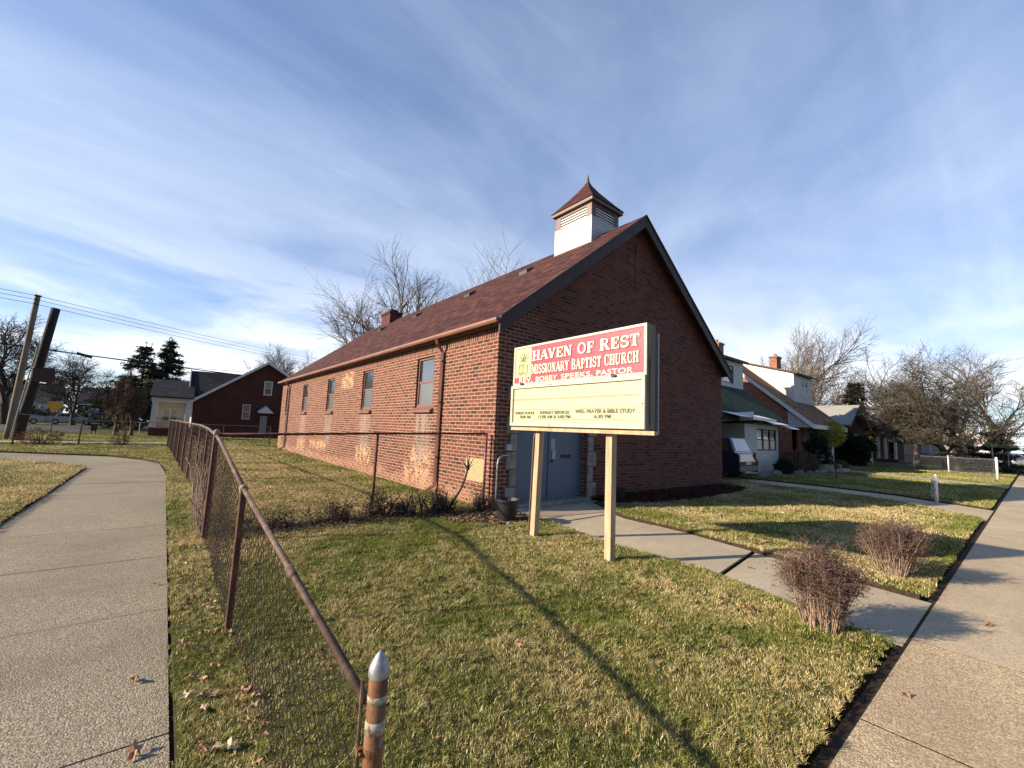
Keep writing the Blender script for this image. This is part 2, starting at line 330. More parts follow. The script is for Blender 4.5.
M_bark_pale = simple('pale_bark', (0.34, 0.30, 0.26), .9, 0, .3, 4, .6)
M_pole_pale = simple('pale_pole_wood', (0.21, 0.175, 0.125), .9, 0, .25, 5, .5, streak=True)
M_pole_dark = simple('tarred_pole_wood', (0.016, 0.012, 0.010), .85, 0, .3, 5, .5, streak=True)
M_twig = simple('tan_shrub_stems', (0.38, 0.27, 0.20), .85, 0, .3, 30, .3)
M_twig_red = simple('reddish_twigs', (0.175, 0.115, 0.088), .85, 0, .3, 30, 0)
M_budleaf = simple('dried_purple_brown_leaves', (0.115, 0.060, 0.046), .8, 0, .45, 45, 0)
M_vine = simple('dead_vine_stems', (0.26, 0.19, 0.15), .9, 0, .35, 20, .3)
M_leaf = simple('dry_tan_leaf', (0.42, 0.24, 0.13), .7, 0, .35, 40, .2)
M_leaf_red = simple('red_brown_leaf', (0.30, 0.085, 0.055), .7, 0, .35, 40, .2)
M_leaf_pale = simple('pale_straw_leaf', (0.58, 0.44, 0.27), .7, 0, .3, 40, .2)
M_rock = simple('pale_rock', (0.30, 0.28, 0.26), .9, 0, .3, 8, .6)
M_paper = simple('weathered_paper', (0.42, 0.42, 0.40), .8, 0, .25, 12, 0)
M_yellow = simple('yellow_sign_face', (0.70, 0.36, 0.02), .5, 0, .1, 4, 0)
M_sign_red = simple('dark_red_sign_back', (0.05, 0.014, 0.013), .6, 0, .25, 5, .1)
M_green_sign = simple('green_street_sign', (0.02, 0.24, 0.13), .4, 0, .1, 3, 0)
M_cable = simple('black_cable', (0.02, 0.02, 0.022), .6, 0, .1, 3, 0)
M_tyre = simple('tyre_rubber', (0.02, 0.02, 0.02), .85, 0, .2, 9, .2)
M_rim = simple('alloy_rim', (0.4, 0.4, 0.42), .35, .8, .1, 9, 0)
M_tail = simple('red_lamp_lens', (0.38, 0.015, 0.012), .2, 0, .1, 9, 0, .6)
M_head = simple('clear_lamp_lens', (0.65, 0.66, 0.66), .15, 0, .1, 9, 0, .6)
def carpaint(name, c):
    t = NT(name); m = t.done(c, .28, .35); t.b.inputs['Coat Weight'].default_value = .7; t.b.inputs['Coat Roughness'].default_value = .06; return m
M_car = {k: carpaint(k+'_car_paint', c) for k, c in dict(blue=(0.018, 0.030, 0.060), silver=(0.38, 0.39, 0.40), black=(0.015, 0.015, 0.018), white=(0.68, 0.68, 0.66), red=(0.25, 0.02, 0.02)).items()}
def glass(name, c, rough=.08):
    t = NT(name); p = t.pos(); n = t.noise(p, 1.6, 3)
    t.bump(n, .05, .02); t.b.inputs['IOR'].default_value = 2.1; return t.done(c, rough, 0.0, .9)
M_glass = glass('window_glass', (0.035, 0.05, 0.06)); M_glass_scr = glass('screened_window_glass', (0.085, 0.092, 0.09), .30)
M_glass_pale = glass('curtained_window_glass', (0.30, 0.31, 0.31), .3)
M_car_glass = glass('car_glass', (0.012, 0.016, 0.022), .05)

# ------------------------------------------------------------------ mesh building
class MB:
    def __init__(s): s.v = []; s.f = []; s.mi = []; s.cur = 0
    def add(s, vs_, fs):
        o = len(s.v); s.v.extend([tuple(p) for p in vs_]); s.f.extend([tuple(i+o for i in f) for f in fs]); s.mi.extend([s.cur]*len(fs)); return s
    def box(s, x0, x1, y0, y1, z0, z1):
        return s.add([(x0, y0, z0), (x1, y0, z0), (x1, y1, z0), (x0, y1, z0), (x0, y0, z1), (x1, y0, z1), (x1, y1, z1), (x0, y1, z1)],
                     [(0, 3, 2, 1), (4, 5, 6, 7), (0, 1, 5, 4), (1, 2, 6, 5), (2, 3, 7, 6), (3, 0, 4, 7)])
    def obox(s, c, ax, ay, az, hx, hy, hz):
        c = Vector(c); ax = Vector(ax).normalized()*hx; ay = Vector(ay).normalized()*hy; az = Vector(az).normalized()*hz
        P = [c+sx*ax+sy*ay+sz*az for sz in (-1, 1) for sx, sy in ((-1, -1), (1, -1), (1, 1), (-1, 1))]
        return s.add(P, [(0, 3, 2, 1), (4, 5, 6, 7), (0, 1, 5, 4), (1, 2, 6, 5), (2, 3, 7, 6), (3, 0, 4, 7)])
    def quad(s, *p): return s.add(p, [tuple(range(len(p)))])
    def slab(s, pts, n):
        """polygon pts thickened by the vector n"""
        n = Vector(n); a = [Vector(p) for p in pts]; b = [p+n for p in a]; k = len(a)
        fs = [tuple(range(k)), tuple(range(2*k-1, k-1, -1))]+[(i, i+k, (i+1) % k+k, (i+1) % k) for i in range(k)]
        return s.add(a+b, fs)
    def tube(s, pts, rad, n=6, cap=True):
        pts = [Vector(p) for p in pts]
        if isinstance(rad, (int, float)): rad = [rad]*len(pts)
        vs_ = []; up = None
        for i, p in enumerate(pts):
            d = (pts[min(i+1, len(pts)-1)]-pts[max(i-1, 0)])
            if d.length < 1e-9: d = Vector((0, 0, 1))
            d.normalize()
            if up is None or abs(up.dot(d)) > .95: up = Vector((0, 0, 1)) if abs(d.z) < .9 else Vector((1, 0, 0))
            a = d.cross(up).normalized(); b = a.cross(d); up = b
            for k in range(n):
                t = 2*math.pi*k/n; vs_.append(p+a*(math.cos(t)*rad[i])+b*(math.sin(t)*rad[i]))
        fs = [(i*n+k, i*n+(k+1) % n, (i+1)*n+(k+1) % n, (i+1)*n+k) for i in range(len(pts)-1) for k in range(n)]
        if cap: fs += [tuple(range(n-1, -1, -1)), tuple((len(pts)-1)*n+k for k in range(n))]
        return s.add(vs_, fs)
    def lathe(s, c, prof, n=16):
        """prof: (radius, z) pairs"""
        c = Vector(c); vs_ = [c+Vector((r*math.cos(2*math.pi*k/n), r*math.sin(2*math.pi*k/n), z)) for r, z in prof for k in range(n)]
        fs = [(i*n+k, i*n+(k+1) % n, (i+1)*n+(k+1) % n, (i+1)*n+k) for i in range(len(prof)-1) for k in range(n)]
        return s.add(vs_, fs)

LOC = {}
def thing(name, label, cat, loc=(0, 0, 0), group=None, kind=None):
    o = bpy.data.objects.new(name, None); col.objects.link(o); o.location = loc; o.empty_display_size = .2
    LOC[o] = Vector(loc); tag(o, label, cat, group, kind); return o
def tag(o, label=None, cat=None, group=None, kind=None):
    if label: o['label'] = label
    if cat: o['category'] = cat
    if group: o['group'] = group
    if kind: o['kind'] = kind
    return o
def obj(name, mb, mat, parent=None, smooth=False, loc=None, bevel=0, label=None):
    off = LOC[parent] if parent is not None else Vector(loc or (0, 0, 0))
    me = bpy.data.meshes.new(name)
    v = np.array(mb.v, dtype=float).reshape(-1, 3)-np.array(off)
    me.from_pydata(v.tolist(), [], mb.f)
    mats = mat if isinstance(mat, (list, tuple)) else [mat]
    for m_ in mats: me.materials.append(m_)
    if len(mats) > 1: me.polygons.foreach_set('material_index', mb.mi)
    if smooth: me.polygons.foreach_set('use_smooth', [True]*len(me.polygons))
    me.update()
    o = bpy.data.objects.new(name, me); col.objects.link(o)
    if parent is not None: o.parent = parent
    else: o.location = off
    LOC[o] = off
    if bevel:
        b = o.modifiers.new('bevel', 'BEVEL'); b.width = bevel; b.segments = 2; b.limit_method = 'ANGLE'; b.angle_limit = R(50)
    if label: o['label'] = label
    return o
def copy_tree(o, dx=(0, 0, 0), parent=None):
    c = o.copy(); col.objects.link(c)
    if parent is not None: c.parent = parent
    for ch in list(o.children): copy_tree(ch, parent=c)
    return c
def struct(name, mb, mat, **k): return tag(obj(name, mb, mat, **k), kind='structure')

# wall with rectangular openings. axis 'x': wall plane x=const, u=y; axis 'y': wall plane y=const, u=x. n: inward depth sign
def wall(mb, axis, c, u0, u1, z0, z1, holes=(), depth=.12):
    us = sorted({u0, u1, *[h[0] for h in holes], *[h[1] for h in holes]}); zs = sorted({z0, z1, *[h[2] for h in holes], *[h[3] for h in holes]})
    P = (lambda u, z, d=0.0: (c+d, u, z)) if axis == 'x' else (lambda u, z, d=0.0: (u, c+d, z))
    for a, b in zip(us, us[1:]):
        for e, f in zip(zs, zs[1:]):
            m, n = (a+b)/2, (e+f)/2
            if any(h[0] < m < h[1] and h[2] < n < h[3] for h in holes): continue
            mb.quad(P(a, e), P(b, e), P(b, f), P(a, f))
    for h in holes:
        a, b, e, f = h
        mb.quad(P(a, e), P(a, f), P(a, f, depth), P(a, e, depth)); mb.quad(P(b, e), P(b, f), P(b, f, depth), P(b, e, depth))
        mb.quad(P(a, e), P(b, e), P(b, e, depth), P(a, e, depth)); mb.quad(P(a, f), P(b, f), P(b, f, depth), P(a, f, depth))

def frame_box(mb, axis, c, u0, u1, z0, z1, w, d0, d1):
    """a rectangular frame of bars w wide between depth d0 and d1 (relative to c)"""
    def B(a, b, e, f):
        if axis == 'x': mb.box(c+d0, c+d1, a, b, e, f)
        else: mb.box(a, b, c+d0, c+d1, e, f)
    B(u0, u0+w, z0, z1); B(u1-w, u1, z0, z1); B(u0+w, u1-w, z0, z0+w); B(u0+w, u1-w, z1-w, z1)
def pbox(mb, axis, c, u0, u1, z0, z1, d0, d1):
    if axis == 'x': mb.box(c+d0, c+d1, u0, u1, z0, z1)
    else: mb.box(u0, u1, c+d0, c+d1, z0, z1)

def sash_window(parent, axis, c, u0, u1, z0, z1, s, fmat, upper=M_glass, lower=M_glass_scr, sill=None, w=.05, rec=.05):
    """double-hung window; s=+1 when the inside of the wall is towards +axis"""
    m = MB(); d = lambda a, b: (min(a*s, b*s), max(a*s, b*s))
    frame_box(m, axis, c, u0, u1, z0, z1, w, *d(rec, rec+.07))
    zm = (z0+z1)/2
    pbox(m, axis, c, u0+w, u1-w, zm-.025, zm+.025, *d(rec+.012, rec+.06))
    f = obj('window', m, fmat, parent)
    g = MB(); pbox(g, axis, c, u0+w, u1-w, zm+.025, z1-w, *d(rec+.035, rec+.045)); obj('glass_pane', g, upper, f)
    g = MB(); pbox(g, axis, c, u0+w, u1-w, z0+w, zm-.025, *d(rec+.028, rec+.038)); obj('glass_pane', g, lower, f)
    g = MB(); pbox(g, axis, c, u0, u1, z0, z1, *d(rec+.075, rec+.09)); obj('curtain', g, M_dark, f)  # near-black sheet painted as the darkness of the room behind
    if sill:
        g = MB()
        if axis == 'x':
            g.slab([(c+s*(rec+.01), u0-.06, z0+.01), (c-s*.09, u0-.06, z0-.09), (c-s*.09, u0-.06, z0-.15), (c+s*.0, u0-.06, z0-.15), (c+s*(rec+.01), u0-.06, z0-.05)], (0, u1-u0+.12, 0))
        else:
            pbox(g, axis, c, u0-.06, u1+.06, z0-.08, z0-.002, *d(-.06, rec))
        obj('window_sill', g, sill, f)
    return f

def outward(mb, n): return mb

# ------------------------------------------------------------------ ground, walks, lawns
def prism(poly, z0, z1):
    m = MB(); m.slab([(x, y, z0) for x, y in poly], (0, 0, z1-z0)); return m
m = MB(); m.quad((-700, -700, -.04), (900, -700, -.04), (900, 900, -.04), (-700, 900, -.04)); struct('ground', m, M_turf)
m = MB(); m.box(-700, 900, -10.5, -3.2, -.03, -.015); struct('road', m, M_asphalt)
m = MB(); m.box(-700, 900, -3.2, -3.05, -.03, .1); struct('kerb', m, M_conc)
m = MB(); m.box(-700, -5.5, 49, 74, -.03, -.02); struct('side_road', m, M_asphalt)
m = MB(); m.box(49, 57, -3.2, 300, -.03, -.018); struct('cross_road', m, M_asphalt)
m = MB(); m.box(-60, 1.5, 31.6, 33.2, -.03, .01); struct('far_pavement', m, M_conc_walk)
# pavement beside the road: slabs with real gaps between them, the nearest ones coarser
random.seed(3)
m = MB(); m.box(-40, 49, -.76, .80, -.035, -.0005); struct('pavement_bed', m, M_soil)
def slabs(name, xs, mat, y0=-.75, y1=.74):
    mb = MB()
    for a, b in zip(xs, xs[1:]):
        t = 0; g = .010
        mb.slab([(a+g, y0, -.01+t), (b-g, y0, -.01-t), (b-g, y1, -.01), (a+g, y1, -.01)], (0, 0, .012))
    return struct(name, mb, mat)
slabs('pavement', [-8, -6.4, -4.8, -3.2, -1.6], M_conc_peb)
slabs('pavement_near', [-1.6, .22, 1.75, 3.35, 5.05], M_conc_peb)
slabs('pavement_far', [5.05, 6.45, 7.9, 9.4, 10.9, 12.4, 13.9, 15.4, 17.4, 18.9, 20.4, 22, 23.5, 25, 26.6, 28.2, 29.8, 31.4, 33, 34.6, 36.2, 38, 40, 42, 44, 46.5, 49], M_conc)
# path along the side of the lot, bending left at its far end
m = MB(); m.slab([(-1.6, .74, -.035), (.2, .74, -.035), (.2, 16, -.035), (.04, 18.7, -.035), (-.48, 20.4, -.035), (-1.5, 22.1, -.035), (-4.6, 24.3, -.035), (-30, 26.6, -.035), (-30, 23.6, -.035), (-4.1, 20.9, -.035), (-2.6, 19.0, -.035), (-1.6, 17.3, -.035)], (0, 0, .02)); struct('path_bed', m, M_soil)
mb = MB(); ys = [.76, 2.87, 4.68, 6.4, 8.2, 10.0, 11.8, 13.6, 15.5]
for a, b in zip(ys, ys[1:]):
    g = .006; mb.slab([(-1.6, a+g, -.012), (.18, a+g, -.012), (.18, b-g, -.012), (-1.6, b-g, -.012)], (0, 0, .013+random.uniform(-.003, .003)))
struct('path', mb, M_conc_path)
m = MB(); m.slab([(-1.6, 15.506, -.012), (.18, 15.506, -.012), (.02, 18.6, -.012), (-.5, 20.3, -.012), (-1.5, 22.0, -.012), (-4.6, 24.2, -.012), (-30, 26.5, -.012), (-30, 23.7, -.012), (-4.1, 21.0, -.012), (-2.6, 19.1, -.012), (-1.6, 17.4, -.012)], (0, 0, .013)); struct('path_bend', m, M_conc_path)
# walk from the pavement to the church door, in four slabs
L_ = [(4.80, .765), (4.96, 1.6), (5.22, 2.5), (5.22, 3.9), (5.32, 4.85), (5.52, 5.7), (5.55, 6.28)]
R_ = [(6.36, .765), (6.48, 1.42), (6.80, 2.85), (7.0, 3.8), (7.08, 5.1), (7.35, 5.7), (7.75, 6.28)]
mb = MB()
mb.slab([(4.80, .765, -.012), (6.36, .765, -.012), (6.48, 1.42, -.012), (6.76, 2.62, -.012), (5.20, 2.40, -.012), (4.96, 1.6, -.012)], (0, 0, .014))
mb.slab([(5.22, 2.46, -.01), (6.78, 2.68, -.01), (7.0, 3.8, -.01), (7.05, 4.45, -.01), (5.26, 4.30, -.01), (5.22, 3.9, -.01)], (0, 0, .022))
mb.slab([(5.27, 4.325, -.012), (7.05, 4.475, -.012), (7.08, 5.1, -.012), (7.25, 5.5, -.012), (5.45, 5.42, -.012), (5.32, 4.85, -.012)], (0, 0, .016))
mb.slab([(5.46, 5.44, -.01), (7.27, 5.52, -.01), (7.75, 6.28, -.01), (7.9, 6.5, -.01), (5.55, 6.5, -.01)], (0, 0, .03))
struct('walkway', mb, M_conc_walk)

WALKPOLY = L_+R_[::-1]
LAWN_Z = .045
def lawn_slab(name, poly, z=LAWN_Z):
    m_ = MB(); m_.slab([(x, y, -.038) for x, y in poly], (0, 0, z+.038)); m_.mi = [0, 0]+[1]*(len(m_.f)-2)
    return struct(name, m_, [M_turf, M_soil])
P_MAIN = [(.20, .86), (4.72, .86), (4.88, 1.6), (5.14, 2.5), (5.14, 3.9), (5.24, 4.85), (5.42, 5.8), (5.45, 6.78), (5.125, 6.80), (5.125, 28), (5.12, 30.8), (-30, 30.8), (-30, 26.65), (-4.6, 24.35), (-1.48, 22.15), (-.46, 20.45), (.05, 18.7), (.20, 16)]
P_LEFT = [(-30, .86), (-1.66, .86), (-1.66, 17.3), (-2.66, 18.95), (-4.15, 20.85), (-30, 23.55)]
P_RIGHT = [(6.39, .86), (14.8, .90), (16.8, 2.7), (17.2, 5), (17.5, 8.5), (17.5, 14), (14.76, 14), (14.76, 6.8), (8.0, 6.80), (7.5, 5.75), (7.11, 5.1), (7.03, 3.8), (6.80, 2.6), (6.50, 1.4)]
P_FAR = [(17.55, .86), (28, .86), (48, .86), (48, 9), (19.4, 9), (19.35, 5), (19.0, 3)]
lawn_slab('lawn_front', P_MAIN); lawn_slab('lawn_left', P_LEFT); lawn_slab('lawn_right', P_RIGHT); lawn_slab('lawn_neighbour', P_FAR)
m = MB(); m.slab([(14.85, .78, -.03), (17.5, .78, -.03), (18.95, 3, -.03), (19.3, 5, -.03), (19.35, 9, -.03), (22.5, 9, -.03), (22.5, 22, -.03), (17.55, 22, -.03), (17.55, 8.5, -.03), (17.25, 5, -.03), (16.85, 2.7, -.03)], (0, 0, .035)); struct('driveway', m, M_conc)
m = MB(); m.slab([(28.2, .8, .03), (30.0, .8, .03), (33.8, 8.6, .03), (32.2, 8.6, .03)], (0, 0, .025)); struct('neighbour_walk', m, M_conc_walk)
m = MB(); m.slab([(14.9, 5.1, .02), (15.6, 5.0, .02), (16.2, 6.6, .02), (15.3, 6.8, .02)], (0, 0, .035)); struct('stepping_slab', m, M_conc)
# verge between pavement and road
struct('verge', prism([(-60, -3.05), (60, -3.05), (60, -.80), (-60, -.80)], -.035, .02), M_turf)

# beds of bare earth / mulch against the church front
bed1 = [(3.9, 6.2), (4.35, 5.75), (5.2, 5.45), (5.42, 5.75), (5.45, 6.30), (5.55, 6.8), (5.1, 6.8), (3.8, 6.85)]
struct('earth_bed', prism(bed1, .03, .056), M_soil)
bed2 = [(8.05, 6.2), (9.3, 5.75), (11.5, 5.6), (13.7, 5.7), (14.9, 6.0), (15.1, 6.8), (14.76, 6.8), (8.05, 6.8)]
mb = MB(); rg = random.Random(5)
mb.slab([(x, y, .03) for x, y in bed2], (0, 0, .03)); struct('mulch_bed', mb, M_mulch)
def inpoly(P, x, y):
    x = np.asarray(x); y = np.asarray(y); c = np.zeros(x.shape, bool); n = len(P)
    for i in range(n):
        x1, y1 = P[i]; x2, y2 = P[(i+1) % n]
        if y1 == y2: continue
        cond = ((y1 > y) != (y2 > y)) & (x < (x2-x1)*(y-y1)/(y2-y1)+x1); c ^= cond
    return c
# mulch chips and fallen leaf litter on the bed: uncountable
def litter(name, poly, n, z, mat, label, cat, size=(.02, .06), seed=1, hmax=.09):
    g = np.random.default_rng(seed); P = np.array(poly); pts = []
    while len(pts) < n:
        x = g.uniform(P[:, 0].min(), P[:, 0].max(), n); y = g.uniform(P[:, 1].min(), P[:, 1].max(), n)
        k = inpoly(poly, x, y); pts += list(zip(x[k], y[k]))
    mb = MB()
    for x, y in pts[:n]:
        s = g.uniform(*size); a = g.uniform(0, 6.28); t = g.uniform(-.7, .7); zz = z+g.uniform(.005, hmax)
        u = Vector((math.cos(a), math.sin(a), t*.5))*s; w = Vector((-math.sin(a), math.cos(a), g.uniform(-.6, .6)))*s*g.uniform(.3, .7)
        c = Vector((x, y, zz)); mb.add([c-u, c-w*.8, c+u, c+w], [(0, 1, 2, 3)])
    o = obj(name, mb, mat); return tag(o, label, cat, kind='stuff')
litter('mulch_litter', bed2, 5200, .05, M_mulch, 'dark red mulch and leaf litter along the shaded church front', 'mulch', (.02, .055), 1, .10)
litter('bed_litter', bed1, 900, .05, M_leaf, 'brown leaf litter on the bare earth by the door', 'litter', (.012, .035), 2, .02)
litter('edge_litter', [(1.2, .745), (5, .745), (5, .86), (1.2, .86)], 500, -.03, M_mulch, 'dark leaf litter in the gap along the pavement edge', 'litter', (.01, .03), 3, .03)
litter('edge_litter', [(6.4, .745), (15, .745), (15, .86), (6.4, .86)], 900, -.03, M_mulch, 'dark leaf litter in the gap beyond the church walk', 'litter', (.01, .03), 4, .03)

# ------------------------------------------------------------------ grass blades
def vnoise(x, y, s, seed):
    g = np.random.default_rng(seed); T = g.random((64, 64)); x = x/s; y = y/s
    xi = np.floor(x).astype(int); yi = np.floor(y).astype(int); fx = x-xi; fy = y-yi; fx = fx*fx*(3-2*fx); fy = fy*fy*(3-2*fy)
    t = lambda a, b: T[a % 64, b % 64]
    return (t(xi, yi)*(1-fx)+t(xi+1, yi)*fx)*(1-fy)+(t(xi, yi+1)*(1-fx)+t(xi+1, yi+1)*fx)*fy
GREEN = np.array([(.065, .095, .016), (.105, .135, .024), (.155, .17, .036), (.21, .195, .05)]); STRAW = np.array([(.36, .28, .12), (.46, .37, .18), (.26, .18, .085), (.56, .48, .30)])
def grass(name, poly, label, dens=9000, seed=1, holes=(), straw=.35, far=3.0, h=(.018, .040), gold=None, maxd=1e9, wmul=1.0, z=LAWN_Z, power=1.55, gamma=1.0):
    g = np.random.default_rng(seed); P = np.array(poly); x0, x1 = P[:, 0].min(), P[:, 0].max(); y0, y1 = P[:, 1].min(), P[:, 1].max()
    X = []; Y = []
    cell = 1.0
    for cx in np.arange(x0, x1, cell):
        for cy in np.arange(y0, y1, cell):
            d = math.hypot(cx+.5, cy+.5)
            if d > maxd: continue
            # leave out what lies behind the camera
            if (cx+.5)*.78+(cy+.5)*.62 < -1.5: continue
            n = int(dens*cell*cell*min(1.0, (far/max(d, .1))**power))
            X.append(g.uniform(cx, cx+cell, n)); Y.append(g.uniform(cy, cy+cell, n))
    x = np.concatenate(X); y = np.concatenate(Y); k = inpoly(poly, x, y)
    for hl in holes: k &= ~inpoly(hl, x, y)
    x = x[k]; y = y[k]
    x = x+(vnoise(x, y, .05, seed+21)-.5)*.06+(vnoise(x, y, .45, seed+23)-.5)*.03; y = y+(vnoise(x, y, .05, seed+22)-.5)*.06+(vnoise(x, y, .5, seed+24)-.5)*.03
    # bare and thick places
    den = .4*vnoise(x, y, .35, seed+1)+.3*vnoise(x, y, .11, seed+2)+.3*vnoise(x, y, .055, seed+12); k = g.random(len(x)) < np.clip(-.25+2.2*den, .06, 1); x = x[k]; y = y[k]
    n = len(x); d = np.hypot(x, y); sc_ = np.clip((d/far)**.72, 1, 9)
    clump = vnoise(x, y, .16, seed+3); big = vnoise(x, y, 1.1, seed+4); mid = vnoise(x, y, .42, seed+7)
    tuft = vnoise(x, y, .055, seed+12); hh = g.uniform(h[0], h[1], n)*(.30+.75*clump+.65*tuft)*(.72+.55*vnoise(x, y, .7, seed+9))*np.clip(sc_**.35, 1, 1.7); w = g.uniform(.0018, .0036, n)*sc_*wmul
    a = g.uniform(0, 2*np.pi, n); la = 6.283*vnoise(x, y, .22, seed+5)*1.0+g.normal(0, 1.7, n); ll = hh*g.uniform(.1, 1.25, n)
    p = np.stack([x, y, np.full(n, z-.004)], 1); wv = np.stack([np.cos(a), np.sin(a), np.zeros(n)], 1)*w[:, None]*.5
    lv = np.stack([np.cos(la), np.sin(la), np.zeros(n)], 1)*ll[:, None]; up = np.zeros((n, 3)); up[:, 2] = hh
    V = np.empty((n, 5, 3)); V[:, 0] = p-wv; V[:, 1] = p+wv; V[:, 2] = p+up*.6+lv*.38+wv*.85; V[:, 3] = p+up*.6+lv*.38-wv*.85; V[:, 4] = p+up*.92+lv
    ps = np.clip(straw+(.55*big+.45*mid-.5)*1.25+(clump-.5)*.35, .03, .95)
    if gold is not None: ps = np.clip(ps+gold(x, y), .03, .97)
    isst = g.random(n) < ps
    c = np.where(isst[:, None], STRAW[g.integers(0, 4, n)], GREEN[np.clip(g.integers(0, 4, n), 0, 3)])
    c = c*g.uniform(.60, 1.45, n)[:, None]*gamma*1.55
    me = bpy.data.meshes.new(name); me.vertices.add(n*5); me.vertices.foreach_set('co', V.reshape(-1))
    me.loops.add(n*7); me.polygons.add(n*2); b = np.arange(n)[:, None]*5
    li = (b+np.array([0, 1, 2, 3, 3, 2, 4])[None]).reshape(-1); me.loops.foreach_set('vertex_index', li.astype(np.int32))
    ls = (np.arange(n)[:, None]*7+np.array([0, 4])[None]).reshape(-1); me.polygons.foreach_set('loop_start', ls.astype(np.int32))
    at = me.attributes.new('tint', 'FLOAT_COLOR', 'POINT'); cc = np.ones((n, 5, 4), np.float32); cc[:, :, :3] = c[:, None]; at.data.foreach_set('color', cc.reshape(-1))
    me.materials.append(M_blade); me.update(calc_edges=True); me.validate()
    o = bpy.data.objects.new(name, me); col.objects.link(o); return tag(o, label, 'grass', kind='stuff')
hedge_hole = [(.7, 6.75), (5.2, 6.95), (5.2, 7.2), (.7, 7.15)]
front = [p for p in P_MAIN if p[1] < 6.81 and p[0] > .2]
grass('front_grass', [(.19, .82), (4.76, .80), (4.94, 1.6), (5.2, 2.5), (5.2, 3.9), (5.3, 4.85), (5.46, 5.8), (5.2, 6.9), (.19, 6.9)], 'patchy green and straw grass on the lawn under the sign', dens=30000, seed=11, holes=(bed1,), straw=.36, far=3.4,
      gold=lambda x, y: np.where(x < .6, .08, 0)+.16*np.sin(x*1.1+y*.7)*np.sin(y*.9-x*.4)-np.where((y < 1.6) & (x > 3.6), .15, 0))
grass('yard_grass', [(.19, 6.9), (5.12, 6.9), (5.12, 30), (-.9, 30), (-.9, 21.3), (-.46, 20.45), (.04, 18.7), (.19, 16)], 'golden green grass in the fenced yard beside the church', dens=30000, seed=21, holes=(hedge_hole,), straw=.52, far=3.4,
      gold=lambda x, y: .22*np.exp(-((x-2.0)/1.3)**2)-.30*np.clip((x-3.3)/1.6, 0, 1)-.22*np.where(x < .55, 1, 0))
grass('left_grass', [(-12, 3), (-1.60, 3), (-1.60, 17.4), (-2.6, 19.1), (-4.1, 21.0), (-12, 21.8)], 'dry golden grass left of the concrete path', dens=30000, seed=31, straw=.66, far=3.4, gold=lambda x, y: -.5*np.exp(-((x+3.4)/.9)**2-((y-13.5)/1.5)**2))
grass('right_grass', [(6.38, .80), (14.8, .84), (16.85, 2.7), (17.25, 5), (17.5, 9), (14.76, 9), (14.76, 6.8), (8.0, 6.4), (7.5, 5.75), (7.12, 5.1), (7.04, 3.8), (6.82, 2.6), (6.5, 1.4)], 'short grass on the lawn beyond the church walk', dens=30000, seed=41, holes=(bed2,), straw=.46, far=3.4,
      gold=lambda x, y: .34*np.exp(-((x-11.5)/3.0)**2-((y-2.6)/1.2)**2)-.2*np.where(y < 1.2, 1, 0))
WK = [(28.1, .8), (30.1, .8), (33.9, 8.6), (32.1, 8.6)]
grass('neighbour_grass', [(17.6, .84), (48, .84), (48, 9), (19.4, 9), (19.35, 5), (19.0, 3)], 'green grass on the neighbouring front lawns', dens=30000, seed=51, holes=(WK,), straw=.22, far=3.4, wmul=1.2)
grass('verge_grass', [(-22, 25.9), (-4.6, 24.35), (-1.48, 22.15), (-.9, 21.5), (-.9, 30.8), (-22, 30.8)], 'green grass between the path bend and the back fence', dens=30000, seed=60, straw=.30, far=3.4, wmul=1.3)
grass('far_grass', [(-22, 30.8), (9, 30.8), (9, 44), (-22, 44)], 'green grass on the far lots past the back fence', dens=30000, seed=61, holes=([(-60, 31.5), (1.5, 31.5), (1.5, 33.3), (-60, 33.3)],), straw=.25, far=3.4, wmul=1.6, z=-.03)

# ------------------------------------------------------------------ the church
CX0, CX1, CY0, CY1 = 5.13, 14.98, 6.81, 27.35
RX, RZ = 9.90, 7.72; EX = 4.93; SL = .793; EZ = RZ-(RX-EX)*SL; EX2 = 15.18; EZ2 = 3.86; SR = (RZ-EZ2)/(EX2-RX)
church = thing('brick_church', 'dark red brick church with steep shingled gable roof and white louvred cupola', 'church', ((CX0+CX1)/2, (CY0+CY1)/2, 0))
WY = [(9.46, 10.40), (13.52, 14.46), (17.58, 18.52), (21.64, 22.58), (25.72, 26.25)]
WH = [(a, b, 2.10, 3.42) for a, b in WY]
ztop = EZ+.02
wy = MB(); wall(wy, 'x', CX0, CY0, CY1, -.04, 3.52, WH, .14)
wall(wy, 'x', CX1, CY0, CY1, -.04, 3.72, [], -.14)
gy = CY0
door_h = (5.70, 7.94, .10, 2.20)
wall(wy, 'y', gy, CX0, CX1, -.04, 3.72, [door_h], .30)
wy.quad((CX0, gy, 3.72), (CX1, gy, 3.72), (CX1, gy, RZ-(CX1-RX)*SR-.04), (RX, gy, RZ-.06), (CX0, gy, RZ-(RX-CX0)*SL-.04))
wy.quad((CX0, CY1, -.04), (CX1, CY1, -.04), (CX1, CY1, RZ-(CX1-RX)*SR-.04), (RX, CY1, RZ-.06), (CX0, CY1, RZ-(RX-CX0)*SL-.04))
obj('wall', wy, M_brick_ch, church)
sd = MB(); sd.quad((CX0, CY0, 3.52), (CX0, CY1, 3.52), (CX0, CY1, 3.72), (CX0, CY0, 3.72)); obj('soldier_course', sd, M_soldier, church)
